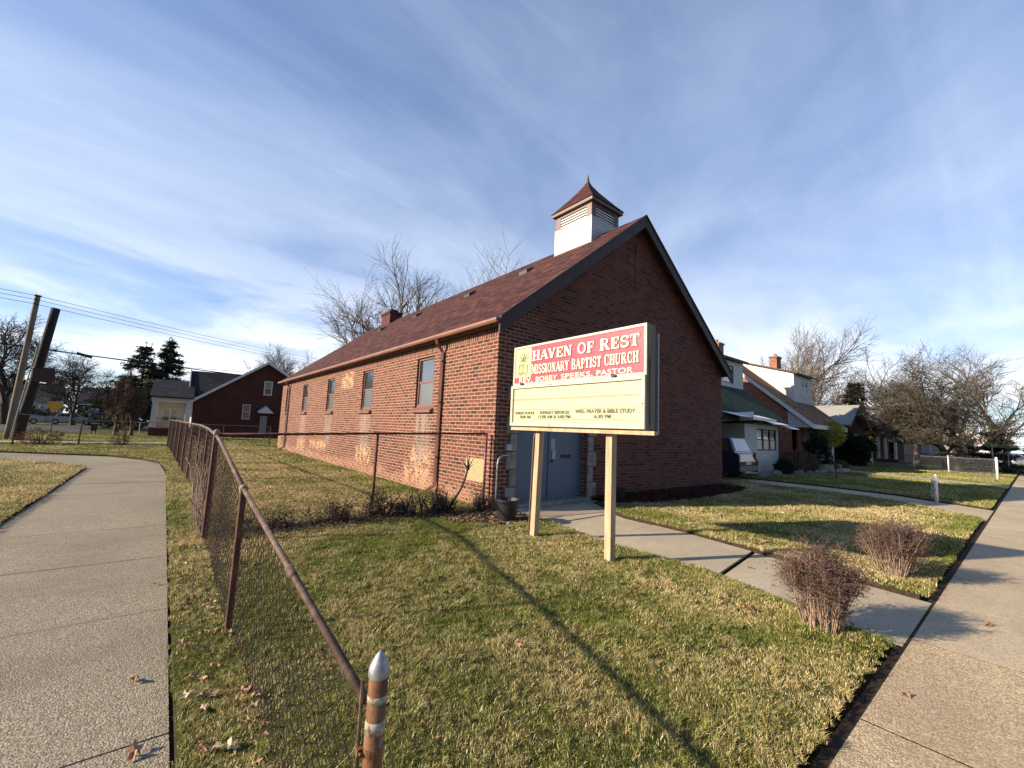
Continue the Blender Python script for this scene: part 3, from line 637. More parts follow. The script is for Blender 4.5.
# roof: two thick slopes
FY, BY = CY0-.26, CY1+.05
rf = MB()
nrm = Vector((-SL, 0, 1)).normalized()
rf.slab([(EX, FY, EZ), (RX, FY, RZ), (RX, BY, RZ), (EX, BY, EZ)], (-SL*.0, 0, .07))
rf.slab([(RX+.001, FY, RZ), (EX2, FY, EZ2), (EX2, BY, EZ2), (RX+.001, BY, RZ)], (0, 0, .07))
roof = obj('roof', rf, M_sh_red, church)
rk = MB()
for s in (-1, 1):
    e, EE = (EX, EZ) if s < 0 else (EX2, EZ2)
    rk.slab([(e, FY-.025, EE-.28), (RX+s*.0005, FY-.025, RZ-.28), (RX+s*.0005, FY-.025, RZ+.045), (e, FY-.025, EE+.045)], (0, .045, 0))
    rk.slab([(e, FY+.02, EE-.05), (RX+s*.0005, FY+.02, RZ-.05), (RX+s*.0005, CY0-.004, RZ-.05), (e, CY0-.004, EE-.05)], (0, 0, .04))
    rk.slab([(e, FY-.05, EE+.035), (RX+s*.0005, FY-.05, RZ+.035), (RX+s*.0005, FY-.05, RZ+.085), (e, FY-.05, EE+.085)], (0, .07, 0))
obj('rake_board', rk, M_trim_dark, roof)
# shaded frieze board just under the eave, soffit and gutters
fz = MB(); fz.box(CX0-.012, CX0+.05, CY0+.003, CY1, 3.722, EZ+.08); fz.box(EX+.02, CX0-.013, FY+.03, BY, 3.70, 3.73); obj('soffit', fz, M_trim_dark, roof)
gt = MB()
prof = [(EX-.085, EZ+.04), (EX-.095, EZ-.01), (EX-.07, EZ-.05), (EX+.01, EZ-.05), (EX+.01, EZ+.04)]
gt.slab([(x, FY-.0, z) for x, z in prof], (0, BY-FY, 0))
gt2 = [(EX2+EX-x, z-EZ+EZ2) for x, z in prof]; gt.slab([(x, FY-.0, z) for x, z in gt2], (0, BY-FY, 0))
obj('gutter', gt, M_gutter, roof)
for dy in (8.98, 25.35):
    d = MB(); d.tube([(EX-.05, dy, EZ-.06), (EX-.02, dy, EZ-.16), (CX0-.06, dy, EZ-.34), (CX0-.055, dy, .42), (CX0-.07, dy, .24), (CX0-.24, dy+.10, .10)], .048, 4)
    ds = obj('downspout', d, M_gutter if dy < 10 else M_brown, church)
    for zz in (.9, 2.2, 3.2): s_ = MB(); s_.box(CX0-.115, CX0-.002, dy-.062, dy+.062, zz, zz+.03); obj('strap', s_, M_brown, ds)
for a, b in WY:
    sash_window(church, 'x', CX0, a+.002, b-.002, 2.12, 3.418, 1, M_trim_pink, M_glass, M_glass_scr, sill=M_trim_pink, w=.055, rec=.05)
for vx, vy in ((8.52, 10.02), (8.40, 13.1), (8.41, 17.4), (8.41, 21.5)):
    zc = RZ-(RX-vx)*SL+.07; v = MB()
    v.slab([(vx-.15, vy-.2, zc-.12), (vx-.15, vy-.2, zc+.0), (vx+.12, vy-.2, zc+.16), (vx+.16, vy-.2, zc+.12)], (0, .38, 0))
    obj('roof_vent', v, M_black, roof)
cm = MB(); cm.box(9.5, 10.2, 23.2, 24.4, 7.0, 8.12); cm.box(9.44, 10.26, 23.14, 24.46, 8.12, 8.24); ch = obj('chimney', cm, M_brick_dark, roof)
cm = MB(); cm.box(9.62, 10.08, 23.4, 24.2, 8.24, 8.40); obj('chimney_cap', cm, M_dark, ch)
# cupola
ux0, ux1, uy0, uy1 = 9.29, 10.60, 8.0, 9.5
cp = MB(); cp.box(ux0, ux1, uy0, uy1, 6.8, 8.14); cup = obj('cupola', cp, M_siding, roof)
for (a, b, c_, d_) in ((ux0-.02, ux0+.02, uy0-.02, uy0+.02), (ux1-.02, ux1+.02, uy0-.02, uy0+.02), (ux0-.02, ux0+.02, uy1-.02, uy1+.02)): cp = MB(); cp.box(a, b, c_, d_, 6.9, 8.14); obj('corner_trim', cp, M_white, cup)
cp = MB(); w_ = .2
for (a, b, c_, d_) in ((ux0, ux0+w_, uy0, uy0+w_), (ux1-w_, ux1, uy0, uy0+w_), (ux0, ux0+w_, uy1-w_, uy1), (ux1-w_, ux1, uy1-w_, uy1)): cp.box(a, b, c_, d_, 8.141, 8.56)
cp.box(ux0+.001, ux1-.001, uy0+.001, uy1-.001, 8.50, 8.60); obj('louvre_frame', cp, M_brown, cup)
cp = MB(); cp.box(ux0+.12, ux1-.12, uy0+.12, uy1-.12, 8.142, 8.5); obj('louvre_backing', cp, M_dark, cup)
cp = MB()
for k in range(4):
    z = 8.17+k*.085
    cp.slab([(ux0+.01, uy0+w_, z), (ux0+.01, uy0+w_, z+.035), (ux0+.10, uy0+w_, z+.075), (ux0+.10, uy0+w_, z+.04)], (0, uy1-uy0-2*w_, 0))
    cp.slab([(ux0+w_, uy0+.01, z), (ux0+w_, uy0+.01, z+.035), (ux0+w_, uy0+.10, z+.075), (ux0+w_, uy0+.10, z+.04)], (ux1-ux0-2*w_, 0, 0))
obj('louvre', cp, M_white, cup)
cp = MB(); o_ = .10
cp.box(ux0-o_, ux1+o_, uy0-o_, uy1+o_, 8.60, 8.70); obj('cupola_fascia', cp, M_brown, cup)
cp = MB(); cxm, cym = (ux0+ux1)/2, (uy0+uy1)/2
lv = [(1.0, 8.703), (.76, 8.94), (.52, 9.19), (.30, 9.43), (.12, 9.66), (.045, 9.80)]
hx, hy = (ux1-ux0)/2+o_+.03, (uy1-uy0)/2+o_+.03; vs_ = []
for f_, z in lv: vs_ += [(cxm-hx*f_, cym-hy*f_, z), (cxm+hx*f_, cym-hy*f_, z), (cxm+hx*f_, cym+hy*f_, z), (cxm-hx*f_, cym+hy*f_, z)]
cp.add(vs_, [(i*4+k, i*4+(k+1) % 4, (i+1)*4+(k+1) % 4, (i+1)*4+k) for i in range(len(lv)-1) for k in range(4)]); obj('cupola_roof', cp, M_sh_red2, cup)
cp = MB(); cp.lathe((cxm, cym, 0), [(.075, 9.72), (.06, 9.80), (.035, 9.92), (.012, 10.06), (.0, 10.1)], 8); obj('finial', cp, M_brown, cup)
# door, stone surround, step
dr = thing_door = None
dm = MB(); dm.box(5.704, 6.80, 6.965, 7.01, .12, 2.18); dl = obj('door', dm, M_door, church)
dm = MB(); dm.box(6.812, 7.936, 6.965, 7.01, .12, 2.18); drr = obj('door', dm, M_door, church)
for z in (.35, 1.1, 1.85): h = MB(); h.box(5.708, 5.74, 6.945, 6.963, z, z+.12); obj('hinge', h, M_black, dl)
h = MB(); h.box(7.20, 7.53, 6.950, 6.963, 1.02, 1.10); obj('letter_slot', h, M_trim_dark, drr)
h = MB(); h.box(6.86, 6.99, 6.955, 6.963, 1.22, 1.46); obj('paper_notice', h, M_paper, drr); h = MB(); h.box(6.90, 7.02, 6.953, 6.963, 1.0, 1.2); obj('paper_notice', h, M_paper, drr)
h = MB(); h.box(6.785, 6.825, 6.945, 6.963, .12, 2.18); obj('astragal', h, M_door, drr)
h = MB(); h.tube([(6.87, 6.95, .95), (6.87, 6.90, .95), (6.87, 6.90, .98)], .02, 8); obj('handle', h, M_trim_dark, drr)
q = MB()
for k in range(6):
    z0 = .10+k*.36; w1 = .27 if k % 2 == 0 else .17
    q.box(5.70-w1-.0, 5.695, 6.77, 7.0, z0+.004, z0+.352)
    w1 = .30 if k % 2 == 0 else .19
    q.box(7.945, 7.94+w1, 6.77, 7.0, z0+.004, z0+.352)
q.box(5.43, 8.24, 6.77, 6.95, 2.265, 2.52); obj('stone_surround', q, M_stone, church, bevel=.012)
q = MB(); q.box(5.71, 7.93, 6.64, 7.1, .02, .118); st = obj('door_step', q, M_stone, church, bevel=.012)
q = MB(); q.box(5.56, 8.0, 6.50, 6.638, -.02, .055); obj('lower_step', q, M_stone, st, bevel=.012)
q = MB(); q.box(5.40, 5.53, 6.73, 6.806, 1.20, 1.33); q.box(5.41, 5.52, 6.722, 6.729, 1.21, 1.32); obj('outlet_box', q, M_grey_box, church, bevel=.006)
q = MB(); q.tube([(5.20, 6.76, .0), (5.20, 6.76, .92), (5.22, 6.76, 1.02), (5.28, 6.76, 1.085), (5.38, 6.76, 1.10), (5.50, 6.76, 1.10)], .017, 8); obj('conduit', q, M_grey_box, church, smooth=True)
# brick pieces standing slightly proud of the gable
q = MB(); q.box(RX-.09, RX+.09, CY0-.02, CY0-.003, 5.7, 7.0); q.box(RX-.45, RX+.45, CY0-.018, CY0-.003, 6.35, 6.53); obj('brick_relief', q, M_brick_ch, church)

# ------------------------------------------------------------------ the sign
SX = 4.35; YF, YN = 5.32, 2.84
sign = thing('church_sign', 'red and cream church notice sign on two pale timber posts', 'sign', (4.45, 4.1, 0))
s = MB(); s.box(SX+.012, SX+.185, YN, YF, 1.665, 2.955); cab = obj('cabinet', s, M_sign_side, sign, bevel=.01)
s = MB(); s.box(SX+.055, SX+.14, YN-.018, YN-.003, 1.70, 2.52); obj('side_cover', s, M_sign_side, cab, bevel=.006)
s = MB(); s.box(SX+.225, SX+.237, YN-.012, YF, 1.66, 2.86); s.box(SX+.187, SX+.224, YN+.10, YF-.05, 1.70, 2.85); obj('back_panel', s, M_grey_box, sign)
s = MB(); frame_box(s, 'x', SX, YN, YF, 2.325, 2.955, .035, -.012, .012); obj('header_frame', s, M_cream_frame, sign, bevel=.004)
s = MB(); s.box(SX-.002, SX+.01, YN+.03, YF-.03, 2.35, 2.925); hp = obj('header_panel', s, M_pink, sign)
s = MB(); frame_box(s, 'x', SX, YN+.01, YF+.02, 1.68, 2.322, .05, -.03, .012); cf = obj('letter_case_frame', s, M_cream_frame, sign, bevel=.006)
for y in (5.05, 3.27): s = MB(); s.box(SX-.045, SX-.031, y, y+.06, 2.325, 2.362); obj('latch', s, M_trim_dark, cf)
for y, z in ((4.43, 2.30), (4.43, 1.70), (2.875, 1.98)): s = MB(); s.box(SX-.036, SX-.031, y-.008, y+.008, z-.008, z+.008); obj('screw', s, M_trim_dark, cf)
s = MB(); s.box(SX-.004, SX+.008, YN+.055, YF-.025, 1.725, 2.275); lp = obj('letter_panel', s, M_cream, sign)
s = MB()
for z in (2.10, 2.085, 1.935, 1.79): s.box(SX-.010, SX-.005, YN+.06, YF-.03, z, z+.004)
obj('letter_track', s, simple('olive_cream_plastic', (0.27, 0.25, 0.14), .5, 0, .1, 4, 0), lp)
s = MB(); s.box(SX+.0, SX+.06, YN-.10, YF+.02, 1.615, 1.662); s.box(SX+.06, SX+.235, YN-.02, YF-.1, 1.63, 1.66); obj('support_rail', s, M_wood_post, sign)
for yb, yt, wd in ((4.84, 4.80, .10), (3.44, 3.45, .10)):
    s = MB(); a = wd/2; x0, x1 = SX+.09, SX+.19
    s.add([(x0-.01, yb-a, -.02), (x1-.01, yb-a, -.02), (x1-.01, yb+a, -.02), (x0-.01, yb+a, -.02), (x0, yt-a, 1.66), (x1, yt-a, 1.66), (x1, yt+a, 1.66), (x0, yt+a, 1.66)],
          [(0, 3, 2, 1), (4, 5, 6, 7), (0, 1, 5, 4), (1, 2, 6, 5), (2, 3, 7, 6), (3, 0, 4, 7)])
    po = obj('post', s, M_wood_post, sign, bevel=.006)
    if yb > 4:
        s = MB(); s.tube([(x0-.02, yb+a+.012, .02), (x0-.012, yt+a+.012, 1.5), (x0+.0, yt+a+.005, 1.6), (x0+.04, yt, 1.63)], .013, 6); obj('conduit', s, M_brown, po)

# letters: heavy slab serif, drawn as strokes. coordinates: width given, height 1
def arc(cx, cy, rx, ry, a0, a1, n=14): return [(cx+rx*math.cos(R(a0+(a1-a0)*i/n)), cy+ry*math.sin(R(a0+(a1-a0)*i/n))) for i in range(n+1)]
T_, t_ = .22, .10
def sf(x, y, w=.36): return ('l', (x-w/2, y), (x+w/2, y), .09)
GL = {
 'A': (.86, [('l', (.10, .0), (.40, 1), .10), ('l', (.42, 1), (.72, 0), T_), ('l', (.2, .34), (.6, .34), .09), sf(.10, .045, .28), sf(.74, .045, .34)]),
 'B': (.78, [('l', (.2, 0), (.2, 1), T_), ('p', [(.1, .955)]+arc(.38, .75, .22, .205, 90, -90)+[(.2, .545)], .10), ('p', [(.2, .5)]+arc(.40, .275, .25, .23, 90, -90)+[(.1, .045)], .12), ('l', (.60, .66), (.60, .84), .12), ('l', (.65, .18), (.65, .38), .13)]),
 'C': (.78, [('p', arc(.43, .5, .31, .45, 55, 305), .13), ('l', (.16, .3), (.16, .7), .15), ('l', (.66, .66), (.66, .98), .08), ('l', (.66, .04), (.66, .3), .06)]),
 'E': (.74, [('l', (.2, 0), (.2, 1), T_), ('l', (.05, .955), (.64, .955), .09), ('l', (.05, .045), (.66, .045), .09), ('l', (.2, .5), (.48, .5), .09), ('l', (.61, .7), (.61, 1), .09), ('l', (.63, 0), (.63, .32), .09), ('l', (.47, .38), (.47, .62), .07)]),
 'F': (.70, [('l', (.2, 0), (.2, 1), T_), ('l', (.05, .955), (.62, .955), .09), sf(.2, .045, .36), ('l', (.2, .5), (.48, .5), .09), ('l', (.59, .68), (.59, 1), .09), ('l', (.47, .38), (.47, .62), .07)]),
 'H': (.88, [('l', (.2, 0), (.2, 1), T_), ('l', (.66, 0), (.66, 1), T_), ('l', (.2, .5), (.66, .5), .10), sf(.2, .045), sf(.2, .955), sf(.66, .045), sf(.66, .955)]),
 'I': (.44, [('l', (.2, 0), (.2, 1), T_), sf(.2, .045, .38), sf(.2, .955, .38)]),
 'M': (1.06, [('l', (.16, 0), (.16, 1), .10), ('l', (.2, 1), (.5, .15), .19), ('l', (.5, .1), (.78, 1), .09), ('l', (.84, 0), (.84, 1), T_), sf(.16, .045, .28), sf(.14, .955, .26), sf(.84, .045, .36), sf(.86, .955, .3)]),
 'N': (.90, [('l', (.16, 0), (.16, 1), .10), ('l', (.2, .98), (.68, .03), .21), ('l', (.70, 0), (.70, 1), .10), sf(.16, .045, .28), sf(.13, .955, .26), sf(.70, .955, .28)]),
 'O': (.86, [('p', arc(.43, .5, .30, .44, 0, 360, 26), .13), ('l', (.15, .3), (.15, .7), .14), ('l', (.71, .3), (.71, .7), .14)]),
 'P': (.74, [('l', (.2, 0), (.2, 1), T_), ('p', [(.1, .955)]+arc(.40, .71, .23, .24, 90, -90)+[(.2, .465)], .10), ('l', (.62, .62), (.62, .80), .14), sf(.2, .045, .38)]),
 'R': (.86, [('l', (.2, 0), (.2, 1), T_), ('p', [(.1, .955)]+arc(.40, .74, .22, .215, 90, -90)+[(.2, .52)], .10), ('l', (.61, .66), (.61, .82), .13), sf(.2, .045, .34), ('l', (.44, .5), (.68, .04), .20), sf(.70, .045, .26)]),
 'S': (.72, [('p', arc(.36, .73, .23, .22, 20, 270)+arc(.36, .27, .25, .225, 90, -160), .145), ('l', (.60, .68), (.60, .97), .08), ('l', (.11, .03), (.11, .32), .08)]),
 'T': (.78, [('l', (.37, 0), (.37, 1), T_), ('l', (.04, .955), (.70, .955), .09), ('l', (.08, .7), (.08, 1), .09), ('l', (.66, .7), (.66, 1), .09), sf(.37, .045, .4)]),
 'U': (.88, [('p', [(.2, 1), (.2, .35)]+arc(.42, .33, .22, .28, 180, 270), .20), ('p', arc(.42, .33, .24, .28, 270, 360)+[(.68, 1)], .10), sf(.2, .955, .36), sf(.68, .955, .28)]),
 'V': (.84, [('l', (.14, 1), (.40, .02), T_), ('l', (.40, .02), (.66, 1), .10), sf(.14, .955, .34), sf(.66, .955, .28)]),
 'Y': (.82, [('l', (.14, 1), (.38, .45), T_), ('l', (.40, .45), (.64, 1), .10), ('l', (.38, 0), (.38, .5), .20), sf(.14, .955, .34), sf(.64, .955, .28), sf(.38, .045, .36)]),
}
def serif_text(name, text, y_left, y_right, z0, z1, parent, big_initials=True):
    """text on the plane x=SX reading towards -y; first letters of words full height, others a little smaller"""
    def wid(ch, i): return .38 if ch == ' ' else GL[ch][0]*(1 if (i == 0 or text[i-1] == ' ') else .95)
    W = sum(wid(c, i) for i, c in enumerate(text)); H = z1-z0; kx = (y_left-y_right)/W
    for layer, mat, grow, dx in (('letter_outline', M_letter_edge, .07, -.003), ('lettering', M_letter, 0, -.006)):
        mb = MB(); u = 0; k = 0
        for i, ch in enumerate(text):
            if ch == ' ': u += .38; continue
            full = (i == 0 or text[i-1] == ' '); s_ = 1 if full else .95; w, st_ = GL[ch]
            for sk in st_:
                pts = [sk[1], sk[2]] if sk[0] == 'l' else sk[1]; th = sk[3] if sk[0] == 'l' else sk[2]; th = (th+grow)/2
                k += 1; xx = SX-.0035+dx-(k % 9)*.00022
                L2 = []; R2 = []
                for j, p in enumerate(pts):
                    a = Vector(pts[max(j-1, 0)]); b = Vector(pts[min(j+1, len(pts)-1)]); d = (b-a).normalized(); nn = Vector((-d.y, d.x))
                    e = 0
                    if grow and j == 0: e = -grow/2
                    if grow and j == len(pts)-1: e = grow/2
                    q_ = Vector(p)+d*e; L2.append(q_+nn*th); R2.append(q_-nn*th)
                sh = (0.02, -.02) if grow else (0, 0)
                def W3(q_): return (xx, y_left-(u+(q_[0]+sh[0])*s_)*kx, z0+(q_[1]*s_+sh[1])*H)
                for j in range(len(pts)-1): mb.quad(W3(L2[j]), W3(L2[j+1]), W3(R2[j+1]), W3(R2[j]))
            u += w*s_
        obj(layer, mb, mat, parent)
serif_text('t', 'HAVEN OF REST', 4.875, 2.93, 2.695, 2.852, hp)
serif_text('t', 'MISSIONARY BAPTIST CHURCH', 4.885, 2.945, 2.488, 2.635, hp)

def plain_text(name, text, mat, y_left, y_right, z0, z1, parent, bold=0.0, x=SX, dx=-.006, axis='x'):
    cu_ = bpy.data.curves.new('t', 'FONT'); cu_.body = text; cu_.size = 1.0; cu_.offset = bold; cu_.space_character = 1.0+bold*1.5
    to = bpy.data.objects.new('t', cu_); col.objects.link(to); bpy.context.view_layer.update()
    me = bpy.data.meshes.new_from_object(to.evaluated_get(bpy.context.evaluated_depsgraph_get()))
    bpy.data.objects.remove(to); bpy.data.curves.remove(cu_)
    co = np.array([v.co[:] for v in me.vertices]); a, b = co[:, 0].min(), co[:, 0].max(); c_, d_ = co[:, 1].min(), co[:, 1].max()
    off = LOC[parent]; kx = (y_left-y_right)/(b-a); kz = (z1-z0)/(d_-c_)
    nv = np.stack([np.full(len(co), x+dx)-off[0], y_left-(co[:, 0]-a)*kx-off[1], z0+(co[:, 1]-c_)*kz-off[2]], 1)
    me.vertices.foreach_set('co', nv.reshape(-1)); me.update(); me.materials.clear(); me.materials.append(mat); me.name = name
    o = bpy.data.objects.new(name, me); col.objects.link(o); o.parent = parent; LOC[o] = off; return o
for (tx, a, b) in (('REV.', 5.172, 4.86), ('BOBBY', 4.78, 4.32), ('SPEEKS,', 4.245, 3.66), ('PASTOR', 3.595, 3.03)):
    zz = -.012 if ',' in tx else 0
    plain_text('letter_outline', tx, M_letter_edge, a+.008, b-.008, 2.360+zz, 2.446, hp, .045, dx=-.0045)
    plain_text('lettering', tx, M_letter, a, b, 2.367+zz, 2.440, hp, .015, dx=-.007)
for (tx, a, b, z0, z1) in (('SUNDAY SCHOOL', 5.235, 4.775, 1.862, 1.908), ('10:00 AM', 5.12, 4.87, 1.802, 1.848), ('SUNDAY SERVICES', 4.665, 4.06, 1.866, 1.914),
                           ('11:00 AM & 3:00 PM', 4.69, 4.04, 1.804, 1.852), ('WED. PRAYER & BIBLE STUDY', 3.955, 2.99, 1.876, 1.926), ('6:30 PM', 3.62, 3.35, 1.808, 1.858)):
    plain_text('lettering', tx, M_letter_dark, a, b, z0, z1, lp, .03, dx=-.009)
# emblem: a cream square with an inked open book below leaf-like rays
s = MB(); s.box(SX-.006, SX-.003, 4.895, 5.275, 2.45, 2.915); em = obj('emblem_panel', s, simple('pale_yellow_vinyl', (0.58, 0.54, 0.28), .5, 0, .08, 6, 0), hp)
s = MB(); ex = SX-.009
def ink(pts, w=.006): s.tube([(ex, 5.085-p[0], 2.68+p[1]) for p in pts], w, 4)
ink([(-.10, -.04), (-.10, -.17), (0, -.14), (.10, -.17), (.10, -.04), (0, -.02), (-.10, -.04)], .008); ink([(0, -.02), (0, -.14)]); ink([(-.08, -.19), (0, -.165), (.09, -.19)], .008)
for a_ in (-60, -38, -16, 8, 32, 56):
    dx_, dy_ = math.sin(R(a_)), math.cos(R(a_)); ink([(dx_*.03, dy_*.03), (dx_*.09+dy_*.014, dy_*.10), (dx_*.16, dy_*.17)], .004); ink([(dx_*.05, dy_*.03), (dx_*.10-dy_*.014, dy_*.10), (dx_*.16, dy_*.17)], .003)
for yy in (-.07, -.10): ink([(-.07, yy), (-.02, yy+.008)], .004); ink([(.02, yy+.008), (.07, yy)], .004)
obj('emblem_drawing', s, M_sketch, em)

# ------------------------------------------------------------------ chain link fences
def chain(mb, A, B, za0, za1, zb0, zb1, w=.036, r=.0016, jitter=.0, seed=0):
    """zig-zag wires between two posts; z?0 bottom and z?1 top at each end"""
    g = random.Random(seed); A = Vector((A[0], A[1], 0)); B = Vector((B[0], B[1], 0)); Ln = (B-A).length; d = (B-A)/Ln; nrm_ = Vector((-d.y, d.x, 0))
    n = int(Ln/w)
    for k in range(n):
        t = (k+.5)/n; z0 = za0+(zb0-za0)*t; z1 = za1+(zb1-za1)*t; rows = int((z1-z0)/w); pts = []
        for j in range(rows+1):
            s_ = (k+((j+k) % 2))*w; sag = math.sin(s_*2.1+seed)*.012+math.sin(s_*.9+j*.15)*.012
            pts.append(A+d*(s_+g.uniform(-jitter, jitter))+nrm_*(sag+(.003 if (j+k) % 2 else -.003))+Vector((0, 0, z0+(z1-z0)*j/rows+g.uniform(-jitter, jitter))))
        mb.tube(pts, r, 3, cap=False)
LF = [(.587, 1.40, .726), (.53, 3.9, 1.065), (.55, 6.8, 1.37), (.62, 9.2, 1.41), (.64, 11.5, 1.43), (.59, 13.7, 1.43), (.53, 15.8, 1.43), (.47, 18.6, 1.43), (.42, 21.7, 1.43), (.34, 25, 1.42), (.25, 28, 1.42)]
fence = thing('chain_link_fence', 'rusty brown chain link fence running between the path and the lawn', 'fence', (.45, 8, 0))
mb = MB(); mb.tube([(x, y, z) for x, y, z in LF[:2]], .0165, 10)
mb.tube([(.53, 3.9, 1.065), (.545, 5.2, 1.20), (.55, 6.1, 1.31), (.555, 6.8, 1.37)]+LF[3:], .021, 8); mb.tube([(.566, 2.30, .848), (.563, 2.42, .864)], .0205, 10); obj('top_rail', mb, M_rust_rail, fence, smooth=True)
for i, (x, y, z) in enumerate(LF[1:]):
    mb = MB(); rr = .034 if i in (1,) else .024; mb.tube([(x-.008, y-.035, -.02), (x, y-.0, z-.01 if i != 1 else z+.05)], rr, 8); po = obj('post', mb, M_rust_post, fence, smooth=False)
    if i != 1:
        mb = MB(); mb.tube([(x, y, z-.04), (x, y, z+.005)], rr*1.25, 10); mb.tube([(x, y-.03, z), (x, y+.03, z)], .029, 10); obj('loop_cap', mb, M_sign_side, po, smooth=True)
    else:
        mb = MB(); mb.lathe((x, y, z+.05), [(rr*1.15, -.03), (rr*1.15, 0), (rr*.9, .025), (0, .04)], 10); obj('post_cap', mb, M_sign_side, po, smooth=True)
mb = MB(); px_, py_ = .610, 1.36
mb.tube([(px_-.016, py_-.02, -.02), (px_, py_, .825)], .0300, 20); tp = obj('end_post', mb, M_orange_rust, fence, smooth=True)
mb = MB(); mb.lathe((px_, py_, .822), [(.0325, -.012), (.0335, .004), (.0325, .010), (.030, .020), (.024, .034), (.014, .050), (.004, .061), (0, .062)], 20); obj('acorn_cap', mb, M_galv, tp, smooth=True)
mb = MB()
for zz, hh_ in ((.748, .020), (.668, .036)):
    mb = MB(); q0 = (.825-(zz-hh_/2))/.845; q1 = (.825-(zz+hh_/2))/.845; mb.tube([(px_-.016*q0, py_-.02*q0, zz-hh_/2), (px_-.016*q1, py_-.02*q1, zz+hh_/2)], .0309, 20)
    obj('paint_band', mb, M_paint_band, tp, smooth=True)
mb = MB()
for zz in (.60, .40, .2):
    mb = MB(); mb.tube([(px_-.004, py_-.005, zz-.011), (px_-.003, py_-.004, zz+.011)], .0335, 18); mb.box(px_-.052, px_-.03, py_+.0, py_+.02, zz-.011, zz+.011); mb.tube([(px_-.045, py_-.012, zz), (px_-.045, py_+.035, zz)], .005, 6)
    obj('tension_band', mb, M_orange_rust, tp)
mb = MB(); mb.tube([(px_-.045, py_+.020, .03), (px_-.042, py_+.022, .80)], .006, 6); obj('tension_bar', mb, M_rust_rail, fence)
for i, (a, b) in enumerate(zip(LF, LF[1:])):
    mb = MB(); far_ = i > 2
    chain(mb, (a[0], a[1]), (b[0], b[1]), .05, a[2]-.02, .05, b[2]-.02, w=.048 if not far_ else .055, r=.0023 if not far_ else .0026, jitter=.003, seed=i)
    obj('chain_mesh', mb, M_wire, fence)
xf = thing('chain_link_fence', 'dark rusty chain link fence crossing the lawn to the church corner', 'fence', (2.8, 7.05, 0))
XF = [(.56, 6.83, 1.385), (2.87, 7.17, 1.455), (5.02, 6.94, 1.52)]
mb = MB(); mb.tube([XF[0], XF[1], XF[2]], .019, 8); obj('top_rail', mb, M_rust_post, xf, smooth=True)
for i, (x, y, z) in enumerate(XF[1:]):
    mb = MB(); mb.tube([(x, y, -.02), (x+.01, y, z+.01)], (.024, .026)[i], 8); obj('post', mb, M_rust_post if i == 0 else M_trim_pink, xf, smooth=True)
for i, (a, b) in enumerate(zip(XF, XF[1:])):
    mb = MB(); chain(mb, a[:2], b[:2], .06, a[2]-.02, .06, b[2]-.02, w=.04, r=.0019, jitter=.003, seed=20+i); obj('chain_mesh', mb, M_wire, xf)
bf = thing('chain_link_fence', 'low dark chain link fence with bare posts across the back of the lot', 'fence', (-2.5, 28.3, 0))
BFp = [(-5.0, 28.2, 1.55), (-3.0, 28.6, 1.3), (-1.45, 28.3, 1.35), (.25, 28.3, 1.40), (2.6, 28.4, 1.2), (4.9, 28.4, 1.2)]
for x, y, z in BFp:
    mb = MB(); mb.tube([(x+random.uniform(-.06, .03), y, -.02), (x, y, z)], .032, 6); obj('post', mb, M_rust_post, bf)
mb = MB(); mb.tube([(x, y, z-.12) for x, y, z in BFp[:1]]+[(x, y, 1.24) for x, y, z in BFp[1:]], .018, 6); obj('top_rail', mb, M_galv_wire, bf)
for i, (a, b) in enumerate(zip(BFp, BFp[1:])):
    mb = MB(); chain(mb, a[:2], b[:2], .05, 1.2, .05, 1.2, w=.07, r=.0024, jitter=.004, seed=40+i); obj('chain_mesh', mb, M_wire, bf)
sfn = thing('chain_link_fence', 'silver chain link fence round the corner lot with white topped posts', 'fence', (40, 4, 0))
SFp = [(35.4, 1.33, 1.16), (38.6, 2.5, 1.1), (41.2, 3.7, 1.07), (42.7, 5.6, 1.04), (44.0, 8.2, 1.04)]
for i, (x, y, z) in enumerate(SFp):
    if i == 1: continue
    mb = MB(); mb.tube([(x, y, -.02), (x, y, z+.06)], .055 if i == 0 else .04, 8); mb.lathe((x, y, z+.06), [(.06 if i == 0 else .045, 0), (.04, .05), (0, .07)], 8); obj('post', mb, M_alum, sfn, smooth=True)
mb = MB(); mb.tube([(x, y, z) for x, y, z in SFp], .025, 6); obj('top_rail', mb, M_galv, sfn)
for i, (a, b) in enumerate(zip(SFp, SFp[1:])):
    mb = MB(); chain(mb, a[:2], b[:2], .05, a[2], .05, b[2], w=.085, r=.004, jitter=.003, seed=60+i); obj('chain_mesh', mb, M_galv_wire, sfn)
gp = thing('gate_post', 'short silver fence post standing alone at the driveway edge', 'post', (17.9, 1.9, 0))
mb = MB(); mb.tube([(17.9, 1.9, -.02), (17.88, 1.9, .80)], .04, 10); mb.lathe((17.88, 1.9, .80), [(.05, -.02), (.05, .01), (.03, .05), (0, .06)], 10); obj('pole', mb, M_alum, gp, smooth=True)
mb = MB(); mb.tube([(17.80, 1.98, .12), (17.79, 1.98, .70)], .012, 6)
for zz in (.2, .4, .62): mb.box(17.78, 17.86, 1.9, 1.99, zz, zz+.04)
obj('hinge_bar', mb, M_galv, gp)

